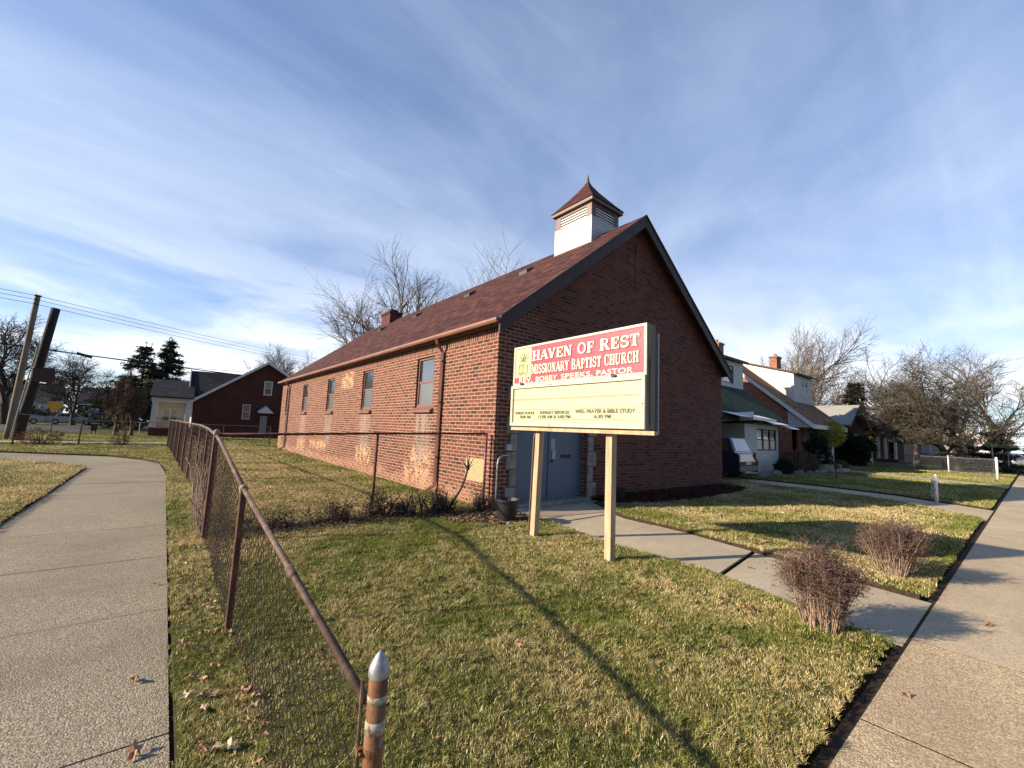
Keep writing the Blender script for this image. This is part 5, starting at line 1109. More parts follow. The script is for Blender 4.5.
cable('overhead_cable', 'thick black cable dipping behind the spruces towards the brick house', [(-24, 44, 6.9), (4.9, 45.6, 5.62)], .045, None, .3)
c2 = cable('overhead_cable', 'thin black cable carrying a splice case', [(-8.6, 45, 6.15), (-1.2, 45.2, 5.72), (9.5, 47.9, 6.3)], .022, None, .1)
mb = MB(); mb.tube([(-5.6, 45, 6.0), (-4.75, 45.05, 5.80)], .10, 8); tag(obj('splice_case', mb, M_cable, loc=(-5.2, 45, 5.9)), 'black splice case hanging on the thin cable', 'splice case')

# ------------------------------------------------------------------ houses
def gable_x(parent, x0, x1, y0, y1, z0, eave, ridge, wallm, roofm, over=.35, trim=M_white, yr=None, holes_front=(), holes_left=(), overf=.35, thick=.12):
    """ridge along x; front faces -y, left gable faces -x"""
    yr = (y0+y1)/2 if yr is None else yr; m_ = MB()
    wall(m_, 'y', y0, x0, x1, z0, eave, holes_front, .14); wall(m_, 'x', x0, y0, y1, z0, eave, holes_left, .14); wall(m_, 'x', x1, y0, y1, z0, eave, [], -.14); wall(m_, 'y', y1, x0, x1, z0, eave, [], -.14)
    for x in (x0, x1): m_.quad((x, y0, eave), (x, y1, eave), (x, yr, ridge-.03))
    w = obj('wall', m_, wallm, parent); s_ = (ridge-eave)/(yr-y0); sb = (ridge-eave)/(y1-yr); r_ = MB()
    r_.slab([(x0-over, y0-overf, eave-s_*overf), (x1+over, y0-overf, eave-s_*overf), (x1+over, yr, ridge), (x0-over, yr, ridge)], (0, 0, thick))
    r_.slab([(x0-over, yr+.002, ridge), (x1+over, yr+.002, ridge), (x1+over, y1+over, eave-sb*over), (x0-over, y1+over, eave-sb*over)], (0, 0, thick)); rf_ = obj('roof', r_, roofm, parent)
    t_ = MB()
    for x in (x0-over-.03, x1+over+.003):
        t_.slab([(x, y0-overf-.01, eave-s_*overf-.10), (x, yr, ridge-.10), (x, yr, ridge+.10), (x, y0-overf-.01, eave-s_*overf+.10)], (.027, 0, 0)); t_.slab([(x, yr+.002, ridge-.10), (x, y1+over, eave-sb*over-.10), (x, y1+over, eave-sb*over+.10), (x, yr+.002, ridge+.10)], (.027, 0, 0))
    t_.box(x0-over, x1+over, y0-overf-.03, y0-overf-.003, eave-s_*overf-.08, eave-s_*overf+.10); obj('roof_trim', t_, trim, rf_)
    return w, rf_
def windows(parent, axis, c, rects, s=1, mat=M_white, up=M_glass, lo=M_glass): 
    for a, b, e, f in rects: sash_window(parent, axis, c, a, b, e, f, s, mat, up, lo, w=.06, rec=.02)
def chimney(roof_, x0, x1, y0, y1, z0, z1, mat):
    m_ = MB(); m_.box(x0, x1, y0, y1, z0, z1); m_.box(x0-.05, x1+.05, y0-.05, y1+.05, z1, z1+.12); c = obj('chimney', m_, mat, roof_); m_ = MB(); m_.tube([((x0+x1)/2, (y0+y1)/2, z1+.12), ((x0+x1)/2, (y0+y1)/2, z1+.35)], .12, 8); obj('flue', m_, M_stone, c)
# A: green roof, white clad dormer and porch, aluminium awnings
A = thing('clad_house', 'white clad house with green roof and metal awnings next to the church', 'house', (22.5, 12, 0))
gable_x(A, 18.6, 25.6, 9.9, 17.0, -.04, 3.9, 6.2, M_brick_dark, M_sh_green, over=.25, overf=1.6, yr=12.6, trim=M_sh_green)
m_ = MB(); wall(m_, 'y', 8.5, 21.0, 25.1, -.04, 2.40, [(22.4, 24.85, 1.15, 2.22)], .1); wall(m_, 'x', 21.0, 8.5, 9.895, -.04, 2.4, [], .1); wall(m_, 'x', 25.1, 8.5, 9.895, -.04, 2.4, [], -.1); obj('porch_wall', m_, M_siding, A)
windows(A, 'y', 8.5, [(22.4, 23.2, 1.15, 2.22), (23.2, 24.05, 1.15, 2.22), (24.05, 24.85, 1.15, 2.22)], 1, M_trim_dark, M_glass, M_glass_pale)
m_ = MB(); m_.slab([(18.7, 7.75, 2.62), (22.7, 7.75, 2.62), (22.7, 8.5, 2.82), (18.7, 8.5, 2.82)], (0, 0, .03))
m_.slab([(19.95, 7.75, 2.54), (22.7, 7.75, 2.54), (22.7, 7.75, 2.66), (19.95, 7.75, 2.66)], (0, -.02, 0)); aw = obj('awning', m_, M_alum, A)
m_ = MB(); m_.slab([(19.95, 7.70, 2.52), (19.95, 9.6, 2.42), (19.95, 9.6, 2.80), (19.95, 7.70, 2.88)], (.03, 0, 0)); obj('awning_side', m_, M_alum, aw)
m_ = MB(); m_.slab([(22.75, 7.9, 2.44), (24.9, 7.9, 2.44), (24.9, 8.5, 2.66), (22.75, 8.5, 2.66)], (0, 0, .03)); m_.slab([(25.0, 7.9, 2.30), (26.4, 7.9, 2.30), (26.4, 8.6, 2.55), (25.0, 8.6, 2.55)], (0, 0, .03)); obj('awning', m_, M_alum, A)
m_ = MB(); wall(m_, 'y', 10.5, 22.2, 25.85, 4.2, 6.02, [(23.3, 24.6, 4.75, 5.75)], .08); wall(m_, 'x', 22.2, 10.5, 13, 4.2, 6.02, [], .08); wall(m_, 'x', 25.85, 10.5, 13, 4.2, 6.02, [], -.08); dm_ = obj('dormer', m_, M_siding, A)
windows(A, 'y', 10.5, [(23.3, 24.6, 4.75, 5.75)], 1, M_trim_dark, M_glass_pale, M_glass_pale)
m_ = MB(); m_.slab([(22.0, 10.25, 6.03), (26.05, 10.25, 6.03), (26.05, 13.6, 6.75), (22.0, 13.6, 6.75)], (0, 0, .12)); obj('dormer_roof', m_, M_trim_dark, dm_)
chimney(A, 25.9, 26.55, 11.9, 12.5, -.04, 7.45, M_brick_tan)
m_ = MB(); m_.box(21.2, 25.2, 8.0, 8.49, -.03, .1); obj('porch_step', m_, M_conc_walk, A)
# B: brick gable lit from the left, big brown roof, white clad dormer
B = thing('brick_house', 'brick house with sweeping brown roof, white clad dormer and tall chimney', 'house', (32, 12, 0))
m_ = MB(); x0, x1 = 29.0, 35.2
wall(m_, 'x', x0, 9.25, 17, -.04, 3.45, [], .1); wall(m_, 'x', x1, 9.25, 17, -.04, 3.45, [], -.1); m_.quad((x0, 9.25, 3.45), (x0, 17, 3.45), (x0, 13.1, 6.92)); m_.quad((x1, 9.25, 3.45), (x1, 17, 3.45), (x1, 13.1, 6.92)); wall(m_, 'y', 17, x0, x1, -.04, 3.45, [], -.1)
wall(m_, 'y', 9.25, x0, x1, -.04, 3.0, [(29.6, 30.6, .3, 2.5)], .1); obj('wall', m_, M_brick_red, B)
m_ = MB(); m_.slab([(28.75, 7.9, 2.58), (35.6, 7.9, 2.58), (35.6, 13.1, 7.05), (28.75, 13.1, 7.05)], (0, 0, .12)); m_.slab([(28.75, 13.102, 7.05), (35.6, 13.102, 7.05), (35.6, 17.4, 3.25), (28.75, 17.4, 3.25)], (0, 0, .12)); br_ = obj('roof', m_, M_sh_brown, B)
m_ = MB()
for x in (28.70, 35.602):
    m_.slab([(x, 7.88, 2.44), (x, 13.1, 6.93), (x, 13.1, 7.15), (x, 7.88, 2.70)], (.045, 0, 0)); m_.slab([(x, 13.102, 6.93), (x, 17.4, 3.15), (x, 17.4, 3.37), (x, 13.102, 7.15)], (.045, 0, 0))
m_.box(28.76, 35.59, 7.86, 7.895, 2.46, 2.70); obj('roof_trim', m_, M_white, br_)
m_ = MB(); m_.slab([(28.95, 8.0, 2.52), (28.95, 9.24, 2.52), (28.95, 9.24, 3.5)], (.05, 0, 0)); obj('gable_return', m_, M_siding, B)
m_ = MB(); wall(m_, 'y', 8.5, 31.6, 35.0, -.04, 2.6, [(33.0, 34.6, 1.3, 2.4)], .1); wall(m_, 'x', 31.6, 8.5, 9.24, -.04, 2.6, [], .1); wall(m_, 'x', 35.0, 8.5, 9.24, -.04, 2.6, [], -.1); obj('bay', m_, M_siding, B)
windows(B, 'y', 8.5, [(33.0, 33.8, 1.3, 2.4), (33.8, 34.6, 1.3, 2.4)], 1, M_white, M_glass, M_glass)
m_ = MB(); wall(m_, 'y', 9.75, 31.8, 35.4, 4.1, 6.15, [(33.2, 34.6, 4.95, 5.85)], .08)
for x, d_ in ((31.8, .08), (35.4, -.08)):
    m_.quad((x, 9.75, 4.1), (x, 12.9, 6.7), (x, 12.9, 7.1), (x, 9.75, 6.15))
dm_ = obj('dormer', m_, M_siding, B); windows(B, 'y', 9.75, [(33.2, 33.9, 4.95, 5.85), (33.9, 34.6, 4.95, 5.85)], 1, M_white, M_glass, M_glass_pale)
m_ = MB(); m_.slab([(31.65, 9.5, 6.10), (35.6, 9.5, 6.10), (35.6, 13.0, 7.16), (31.65, 13.0, 7.16)], (0, 0, .10)); obj('dormer_roof', m_, M_trim_dark, dm_)
chimney(br_, 35.3, 36.15, 11.9, 12.4, 5.0, 7.95, M_brick_red)
m_ = MB(); m_.box(29.2, 31.4, 7.2, 9.2, -.03, .45); m_.box(29.6, 31.0, 6.8, 7.198, -.03, .25); obj('steps', m_, M_conc_walk, B)
# C: grey roof
C_ = thing('brick_house', 'low brick house with pale grey roof behind the dark hedge', 'house', (43, 13, 0))
gable_x(C_, 38.2, 47.5, 11, 18, -.04, 3.4, 6.0, M_brick_dark, M_sh_grey, over=.3, overf=.5)
m_ = MB(); wall(m_, 'y', 9.3, 41.6, 46.8, -.04, 3.3, [(43.4, 45.2, 1.0, 2.5)], .1); wall(m_, 'x', 41.6, 9.3, 10.99, -.04, 3.3, [], .1); wall(m_, 'x', 46.8, 9.3, 10.99, -.04, 3.3, [], -.1); m_.quad((41.6, 9.3, 3.3), (46.8, 9.3, 3.3), (44.2, 9.3, 4.75)); obj('wing_wall', m_, M_brick_dark, C_)
windows(C_, 'y', 9.3, [(43.4, 44.3, 1.0, 2.5), (44.3, 45.2, 1.0, 2.5)], 1)
t3 = NT('pale_grey_shingles'); p_ = t3.pos(); n_ = t3.noise(p_, 30, 4, .7); M_sh_pale = t3.done(t3.ramp(n_, ((.3, (.22, .22, .20)), (.6, (.33, .33, .31)), (.8, (.42, .42, .39)))), .9)
m_ = MB(); m_.slab([(41.25, 8.9, 3.12), (44.2, 8.9, 4.82), (44.2, 14, 4.82), (41.25, 14, 3.12)], (0, 0, .1)); m_.slab([(44.202, 8.9, 4.82), (47.15, 8.9, 3.12), (47.15, 14, 3.12), (44.202, 14, 4.82)], (0, 0, .1)); wr = obj('wing_roof', m_, M_sh_pale, C_)
m_ = MB(); m_.slab([(41.25, 8.86, 3.02), (44.2, 8.86, 4.72), (44.2, 8.86, 4.95), (41.25, 8.86, 3.25)], (0, .038, 0)); m_.slab([(44.202, 8.86, 4.72), (47.15, 8.86, 3.02), (47.15, 8.86, 3.25), (44.202, 8.86, 4.95)], (0, .038, 0)); obj('roof_trim', m_, M_stone, wr)
C2 = thing('gabled_house', 'white gabled house front showing above the grey roof', 'house', (50, 18, 0))
m_ = MB(); wall(m_, 'y', 16, 52, 58, -.04, 6.8, [], .1); wall(m_, 'x', 52, 16, 24, -.04, 6.8, [], .1); wall(m_, 'x', 58, 16, 24, -.04, 6.8, [], -.1); m_.quad((52, 16, 6.8), (58, 16, 6.8), (55, 16, 8.5)); obj('wall', m_, M_brick_tan, C2)
m_ = MB(); m_.slab([(51.5, 15.7, 6.55), (55, 15.7, 8.6), (55, 24, 8.6), (51.5, 24, 6.55)], (0, 0, .12)); m_.slab([(55.002, 15.7, 8.6), (58.5, 15.7, 6.55), (58.5, 24, 6.55), (55.002, 24, 8.6)], (0, 0, .12)); rr_ = obj('roof', m_, M_sh_pale, C2)
m_ = MB(); m_.slab([(51.5, 15.65, 6.4), (55, 15.65, 8.45), (55, 15.65, 8.75), (51.5, 15.65, 6.7)], (0, .04, 0)); m_.slab([(55.002, 15.65, 8.45), (58.5, 15.65, 6.4), (58.5, 15.65, 6.7), (55.002, 15.65, 8.75)], (0, .04, 0)); m_.box(52.5, 57.5, 15.9, 15.99, 6.5, 7.1); obj('roof_trim', m_, M_white, rr_)
# D and E face the cross road beyond the corner lot
D = thing('brick_bungalow', 'brick bungalow with columned white porch across the cross road', 'house', (65, 11.5, 0))
m_ = MB(); wall(m_, 'x', 61, 10.9, 12.9, -.04, 3.2, [(11.7, 12.1, 1.2, 2.9)], .1); wall(m_, 'y', 10.9, 61, 63, -.04, 3.2, [], .1); wall(m_, 'x', 63, 9.0, 10.89, -.04, 3.2, [(9.7, 10.2, .3, 2.6)], .1); wall(m_, 'y', 9.0, 63, 70, -.04, 3.2, [], .1); wall(m_, 'y', 12.9, 61, 70, -.04, 3.2, [], -.1); wall(m_, 'x', 70, 9, 12.9, -.04, 3.2, [], -.1); obj('wall', m_, M_brick_tan, D)
m_ = MB(); m_.slab([(60.6, 8.7, 3.2), (60.6, 13.2, 3.2), (65, 11, 5.0)], (0, 0, .12)); m_.slab([(60.6, 8.7, 3.2), (65, 11, 5.0), (70.4, 11, 5.0), (70.4, 8.7, 3.2)], (0, 0, .1)); m_.slab([(60.6, 13.2, 3.2), (65, 11, 5.0), (70.4, 11, 5.0), (70.4, 13.2, 3.2)], (0, 0, .1)); obj('roof', m_, M_sh_brown, D)
m_ = MB(); m_.slab([(60.5, 9.2, 3.1), (60.5, 11.0, 3.1), (60.5, 10.1, 3.8)], (2.4, 0, 0)); m_.box(60.5, 62.9, 9.2, 11.0, 2.9, 3.095); obj('porch_roof', m_, M_sh_grey, D)
for y in (9.35, 10.15, 10.75): m_ = MB(); m_.tube([(60.7, y, .3), (60.7, y, 2.9)], .13, 10); obj('column', m_, M_white, D)
m_ = MB(); m_.box(60.4, 62.95, 9.1, 11.05, -.03, .3); obj('porch_floor', m_, M_brick_dark, D); windows(D, 'x', 61, [(11.7, 12.1, 1.2, 2.9)], 1)
E_ = thing('brick_ranch', 'low brown roofed brick house with wide white window behind the corner tree', 'house', (78, 9, 0))
m_ = MB(); wall(m_, 'x', 73, 5.4, 9.6, -.04, 2.5, [(6.2, 8.8, 1.1, 2.2)], .1); wall(m_, 'x', 75, 9.6, 14, -.04, 2.5, [(10, 13, .2, 2.0)], .1); wall(m_, 'y', 5.4, 73, 84, -.04, 2.5, [], .1); wall(m_, 'y', 9.6, 73, 75, -.04, 2.5, [], -.1); m_.quad((73, 5.4, 2.5), (73, 9.6, 2.5), (73, 7.5, 3.35)); obj('wall', m_, M_brick_tan, E_)
m_ = MB(); m_.slab([(72.5, 5.1, 2.4), (84, 5.1, 2.4), (84, 7.5, 3.45), (72.5, 7.5, 3.45)], (0, 0, .12)); m_.slab([(72.5, 7.502, 3.45), (84, 7.502, 3.45), (84, 9.9, 2.4), (72.5, 9.9, 2.4)], (0, 0, .12)); m_.slab([(74.3, 9.0, 2.5), (74.3, 14.4, 2.5), (79, 14.4, 4.4), (79, 9.0, 4.4)], (0, 0, .12)); er = obj('roof', m_, M_sh_brown, E_)
m_ = MB(); m_.slab([(72.44, 5.0, 2.3), (72.44, 7.5, 3.38), (72.44, 7.5, 3.62), (72.44, 5.0, 2.54)], (.05, 0, 0)); m_.slab([(72.44, 7.502, 3.38), (72.44, 10, 2.3), (72.44, 10, 2.54), (72.44, 7.502, 3.62)], (.05, 0, 0)); m_.box(74.2, 74.29, 9.6, 14.4, 2.1, 2.6); obj('roof_trim', m_, M_white, er)
windows(E_, 'x', 73, [(6.2, 7.0, 1.1, 2.2), (7.0, 8.0, 1.1, 2.2), (8.0, 8.8, 1.1, 2.2)], 1, M_white, M_glass_pale, M_glass_pale)
m_ = MB(); m_.box(75.1, 75.2, 10, 13, .2, 2.0); obj('porch_backing', m_, M_dark, E_)
# the brick house beyond the back fence, white porch on its left
H_ = thing('brick_house', 'dark brick house with white porch beyond the back fence', 'house', (6, 50, 0))
y0 = 46.0; m_ = MB(); wn = [(5.45, 6.2, 1.55, 3.05), (8.0, 8.75, 3.75, 5.25), (6.95, 7.65, .30, 2.15)]
wn = [(5.45, 6.1, 1.62, 3.0), (6.95, 7.55, .35, 2.0)]
wall(m_, 'y', y0, 1.85, 12.0, -.04, 3.1, wn, .12); wall(m_, 'x', 1.85, y0, 56, -.04, 3.1, [], .1); wall(m_, 'x', 12, y0, 56, -.04, 3.1, [], -.1); wall(m_, 'y', 56, 1.85, 12, -.04, 3.1, [], -.1)
zr, xr = 7.0, 7.15
def rz(x): return 3.1+(zr-3.1)*(x-1.85)/(xr-1.85) if x < xr else zr-(zr-4.1)*(x-xr)/(12-xr)
for y in (y0, 56): m_.quad((1.85, y, 3.1), (12, y, 3.1), (12, y, 4.1), (xr, y, zr))
m_.quad((12, y0, 3.1), (12, 56, 3.1), (12, 56, 4.1), (12, y0, 4.1)); obj('wall', m_, M_brick_dark, H_)
m_ = MB(); m_.slab([(1.45, y0-.3, 2.8), (xr, y0-.3, zr), (xr, 56.3, zr), (1.45, 56.3, 2.8)], (0, 0, .14)); m_.slab([(xr+.002, y0-.3, zr), (12.4, y0-.3, 3.86), (12.4, 56.3, 3.86), (xr+.002, 56.3, zr)], (0, 0, .14)); hr = obj('roof', m_, M_sh_char, H_)
m_ = MB(); m_.slab([(1.40, y0-.36, 2.68), (xr, y0-.36, zr-.08), (xr, y0-.36, zr+.17), (1.40, y0-.36, 2.95)], (0, .055, 0)); m_.slab([(xr+.002, y0-.36, zr-.08), (12.45, y0-.36, 3.72), (12.45, y0-.36, 3.98), (xr+.002, y0-.36, zr+.17)], (0, .055, 0)); obj('roof_trim', m_, M_white, hr)
# cross gable facing left, its slope towards us
m_ = MB(); m_.slab([(1.5, 46.6, 3.1), (4.6, 46.6, 4.2), (7.2, 48.6, 5.9), (1.5, 48.6, 5.75)], (0, 0, .1)); m_.slab([(1.5, 48.602, 5.75), (7.2, 48.602, 5.9), (4.6, 51, 4.2), (1.5, 51, 3.1)], (0, 0, .1)); xg = obj('cross_gable_roof', m_, M_sh_char, hr)
m_ = MB(); m_.slab([(1.42, 46.5, 2.95), (1.42, 48.6, 5.72), (1.42, 48.6, 5.95), (1.42, 46.5, 3.25)], (.07, 0, 0)); m_.slab([(1.42, 48.602, 5.72), (1.42, 51, 2.95), (1.42, 51, 3.25), (1.42, 48.602, 5.95)], (.07, 0, 0)); obj('cross_gable_trim', m_, M_white, xg)
m_ = MB(); m_.slab([(1.6, 46.9, 3.1), (1.6, 50.5, 3.1), (1.6, 48.6, 5.6)], (.06, 0, 0)); obj('cross_gable_wall', m_, M_siding_far, H_)
windows(H_, 'y', y0, [(5.45, 6.1, 1.62, 3.0)], 1); sash_window(H_, 'y', y0-.12, 7.0, 7.7, 3.95, 5.3, 1, M_white, M_glass_scr, M_glass, w=.09, rec=.03)
m_ = MB(); m_.box(6.95, 7.55, y0+.06, y0+.1, .35, 2.0); hd = obj('door', m_, M_galv, H_); m_ = MB(); 
for k in range(5): m_.box(6.98+k*.13, 7.0+k*.13, y0+.04, y0+.058, .38, 1.97)
obj('door_grille', m_, M_white, hd)
m_ = MB(); m_.slab([(6.65, y0-.75, 2.25), (7.9, y0-.75, 2.25), (7.28, y0-.75, 2.85)], (0, .03, 0)); m_.slab([(6.65, y0-.75, 2.25), (7.28, y0-.75, 2.85), (7.28, y0-.01, 2.95), (6.65, y0-.01, 2.4)], (0, 0, .03)); m_.slab([(7.282, y0-.75, 2.85), (7.9, y0-.75, 2.25), (7.9, y0-.01, 2.4), (7.282, y0-.01, 2.95)], (0, 0, .03)); obj('door_awning', m_, M_alum, H_)
m_ = MB(); m_.box(6.7, 7.8, y0-.9, y0-.01, -.03, .3); obj('steps', m_, M_brick_dark, H_)
# porch
m_ = MB(); m_.box(-.95, 1.8, 45.7, 50.5, -.03, .62); obj('porch_base', m_, M_brick_dark, H_)
for x, y in ((-.75, 45.95), (1.5, 45.95), (-.75, 50.2)): m_ = MB(); m_.box(x-.17, x+.17, y-.17, y+.17, .62, 2.85); m_.box(x-.24, x+.24, y-.24, y+.24, .62, .78); obj('porch_column', m_, M_white, H_)
m_ = MB(); m_.box(-1.0, 1.78, 45.75, 50.5, 2.852, 3.12); obj('porch_beam', m_, M_white, H_)
m_ = MB(); m_.slab([(-1.15, 45.5, 3.13), (1.8, 45.5, 3.13), (1.8, 48.2, 4.7), (-1.0, 48.2, 4.7)], (0, 0, .1)); m_.slab([(-1.0, 48.202, 4.7), (1.8, 48.202, 4.7), (1.8, 50.8, 3.13), (-1.15, 50.8, 3.13)], (0, 0, .1)); obj('porch_roof', m_, M_sh_char, H_)
m_ = MB(); wall(m_, 'x', 1.78, 46.0, 50.5, .62, 2.85, [(46.6, 47.4, 1.2, 2.3)], .05); wall(m_, 'y', 50.4, -.7, 1.78, .62, 2.85, [(-.2, .9, 1.1, 2.3)], .06); obj('porch_wall', m_, M_siding_far, H_)
windows(H_, 'y', 50.4, [(-.2, .35, 1.1, 2.3), (.35, .9, 1.1, 2.3)], 1, M_white)
m_ = MB()
for k in range(16): m_.box(-.5+k*.12, -.48+k*.12, 45.9, 45.92, .7, 1.4)
m_.box(-.6, 1.4, 45.89, 45.93, 1.4, 1.45); m_.box(-.6, 1.4, 45.89, 45.93, .68, .71); obj('porch_railing', m_, M_dark, H_)
t = thing('handrail', 'white pipe handrail on the grass beside the porch steps', 'handrail', (-1.7, 45.8, 0)); mb = MB(); mb.tube([(-2.6, 45.8, 1.0), (-1.2, 45.8, 1.0)], .035, 6)
for x in (-2.3, -1.5): mb.tube([(x, 45.8, 0), (x, 45.8, 1.0)], .03, 6)
obj('rail', mb, M_white, t)

# ------------------------------------------------------------------ vehicles, built along +x then placed
def car(label, loc, rot, paint, kind='sedan', group=None, cat='car', Lc=4.5, Wc=1.8):
    t = thing('parked_car' if cat == 'car' else 'parked_suv', label, cat, (0, 0, 0), group); h = Wc/2
    if kind == 'suv': body = [(-2.25, .35), (-2.27, .75), (-2.2, 1.05), (1.1, 1.08), (2.05, .98), (2.25, .75), (2.27, .38)]; roofp = [(-2.12, 1.06), (-1.85, 1.72), (.35, 1.74), (1.15, 1.08)]
    elif kind == 'van': body = [(-2.4, .35), (-2.42, 1.0), (1.6, 1.05), (2.2, .9), (2.4, .7), (2.42, .38)]; roofp = [(-2.36, 1.0), (-2.25, 1.85), (.7, 1.88), (1.6, 1.05)]
    else: body = [(-2.2, .35), (-2.25, .7), (-2.1, .95), (1.0, .95), (2.0, .82), (2.22, .62), (2.25, .36)]; roofp = [(-1.6, .94), (-.95, 1.40), (.35, 1.42), (1.15, .94)]
    m_ = MB(); n = len(body); 
    prof = [(x, z) for x, z in body]
    pts = []
    for y, k in ((-h, .0), (-h*.93, 1), (h*.93, 1), (h, 0)):
        for x, z in prof: pts.append((x*(1 if not k else 1.0), y, z+(.03 if k and z > .9 else 0)))
    m_.add(pts, [(j*n+i, j*n+i+1, (j+1)*n+i+1, (j+1)*n+i) for j in range(3) for i in range(n-1)]+[tuple(range(n)), tuple(3*n+i for i in range(n-1, -1, -1))]+[(j*n, (j+1)*n, (j+1)*n+n-1, j*n+n-1) for j in range(3)])
    q = roofp; ti = .80; P_ = [(x, s_*h*(.95 if i in (0, 3) else ti), z) for s_ in (-1, 1) for i, (x, z) in enumerate(q)]
    m_.add(P_, [(0, 1, 2, 3), (7, 6, 5, 4), (1, 5, 6, 2), (0, 4, 5, 1), (3, 2, 6, 7)]); obj('body', m_, paint, t, bevel=.05)
    def lerp(a, b, u): return tuple(a[i]+(b[i]-a[i])*u for i in range(3))
    for s_ in (0, 4):
        a, b, c, d = P_[s_], P_[s_+1], P_[s_+2], P_[s_+3]; sg = -1 if s_ == 0 else 1; m_ = MB(); off = (0, sg*.012, 0)
        for u0, u1 in ((.06, .33), (.37, .64), (.68, .93)):
            bl, br2, tl, tr2 = lerp(a, d, u0), lerp(a, d, u1), lerp(b, c, u0), lerp(b, c, u1); Q = [lerp(bl, tl, .12), lerp(br2, tr2, .12), lerp(br2, tr2, .88), lerp(bl, tl, .88)]; m_.slab([tuple(v[i]+off[i] for i in range(3)) for v in Q], (0, sg*.004, 0))
        obj('side_window', m_, M_car_glass, t)
    for (i0, i1, nm, dx) in ((0, 1, 'rear_window', -.012), (3, 2, 'windscreen', .012)):
        a, b, c, d = P_[i0], P_[i1], P_[i1+4], P_[i0+4]; m_ = MB(); Q = [lerp(lerp(a, b, .15), lerp(d, c, .15), .08), lerp(lerp(a, b, .15), lerp(d, c, .15), .92), lerp(lerp(a, b, .88), lerp(d, c, .88), .90), lerp(lerp(a, b, .88), lerp(d, c, .88), .10)]
        m_.slab([(v[0]+dx, v[1], v[2]+.01) for v in Q], (dx*.3, 0, .003)); obj(nm, m_, M_car_glass, t)
    for wx in (-1.38, 1.40):
        for sy in (-1, 1):
            m_ = MB(); y = sy*(h-.10); m_.tube([(wx, y-.11, .34), (wx, y+.11, .34)], .34, 20); w = obj('wheel', m_, M_tyre, t, bevel=.02); m_ = MB(); m_.tube([(wx, y+sy*.111, .34), (wx, y+sy*.122, .34)], .21, 14); obj('rim', m_, M_rim, w)
    for sy in (-1, 1):
        zt = .78 if kind != 'sedan' else .62; m_ = MB(); m_.box(-2.29 if kind != 'van' else -2.44, -2.12, sy*h*.97-.13 if sy > 0 else sy*h*.99, sy*h*.99 if sy > 0 else sy*h*.97+.13, zt, zt+.26); obj('tail_light', m_, M_tail, t, bevel=.01)
        m_ = MB(); m_.box(2.02, 2.29 if kind != 'van' else 2.43, sy*h*.6-.16, sy*h*.6+.16, .62, .78); obj('headlight', m_, M_head, t, bevel=.01)
    m_ = MB(); m_.box(-2.33 if kind != 'van' else -2.47, -2.2, -h*.95, h*.95, .36, .56); m_.box(2.2, 2.33 if kind != 'van' else 2.47, -h*.95, h*.95, .36, .54); obj('bumper', m_, M_sign_side, t, bevel=.03)
    m_ = MB(); m_.box(-2.30 if kind != 'van' else -2.44, -2.272 if kind != 'van' else -2.43, -.26, .26, .62, .76); obj('number_plate', m_, M_cream_frame, t)
    t.location = loc; t.rotation_euler = (0, 0, R(rot)); return t
car('dark blue SUV parked rear outwards beside the white clad house', (18.75, 9.75, 0), 90, M_car['blue'], 'suv', cat='suv')
car('silver car parked across the road end on the far right', (66, 1.6, 0), 200, M_car['silver'], 'sedan', 'cars beyond the corner')
car('black car behind the silver one on the far right', (70, .2, 0), 185, M_car['black'], 'sedan', 'cars beyond the corner')
cars_l = 'cars parked across the side road'
for (x, y, r, p, k, l) in ((-19.5, 62, 178, 'blue', 'sedan', 'blue grey car at the left edge behind the poles'), (-13.6, 76, 10, 'silver', 'suv', 'silver vehicle just right of the leaning poles'), (-9.2, 78, 5, 'silver', 'sedan', 'silver car under the bare tree above the yellow sign'),
                            (-6.6, 78, 90, 'black', 'suv', 'black vehicle end on between two silver cars'), (-2.6, 78, 0, 'blue', 'van', 'long dark van behind the bin'), (2.6, 79, 4, 'white', 'sedan', 'white car at the right end of the far row'), (-3.6, 66, 172, 'black', 'sedan', 'low black car on the side road left of the small tree')):
    car(l, (x, y, 0), r, M_car[p], k, cars_l)
t = thing('wheelie_bin', 'black bin standing on the far grass before the parked cars', 'bin', (-4.15, 46, 0)); mb = MB()
mb.add([(-4.3, 45.8, .22), (-4.0, 45.8, .22), (-4.0, 46.1, .22), (-4.3, 46.1, .22), (-4.35, 45.75, .75), (-3.95, 45.75, .75), (-3.95, 46.15, .75), (-4.35, 46.15, .75)], [(0, 3, 2, 1), (4, 5, 6, 7), (0, 1, 5, 4), (1, 2, 6, 5), (2, 3, 7, 6), (3, 0, 4, 7)]); obj('bin_body', mb, M_black, t)
mb = MB(); mb.slab([(-4.37, 45.73, .755), (-3.93, 45.73, .755), (-3.93, 46.17, .79), (-4.37, 46.17, .79)], (0, 0, .03)); obj('lid', mb, M_black, t)
mb = MB(); mb.tube([(-4.26, 45.95, 0), (-4.26, 45.95, .22)], .025, 6); mb.tube([(-4.04, 45.95, 0), (-4.04, 45.95, .22)], .025, 6); obj('stand', mb, M_black, t)
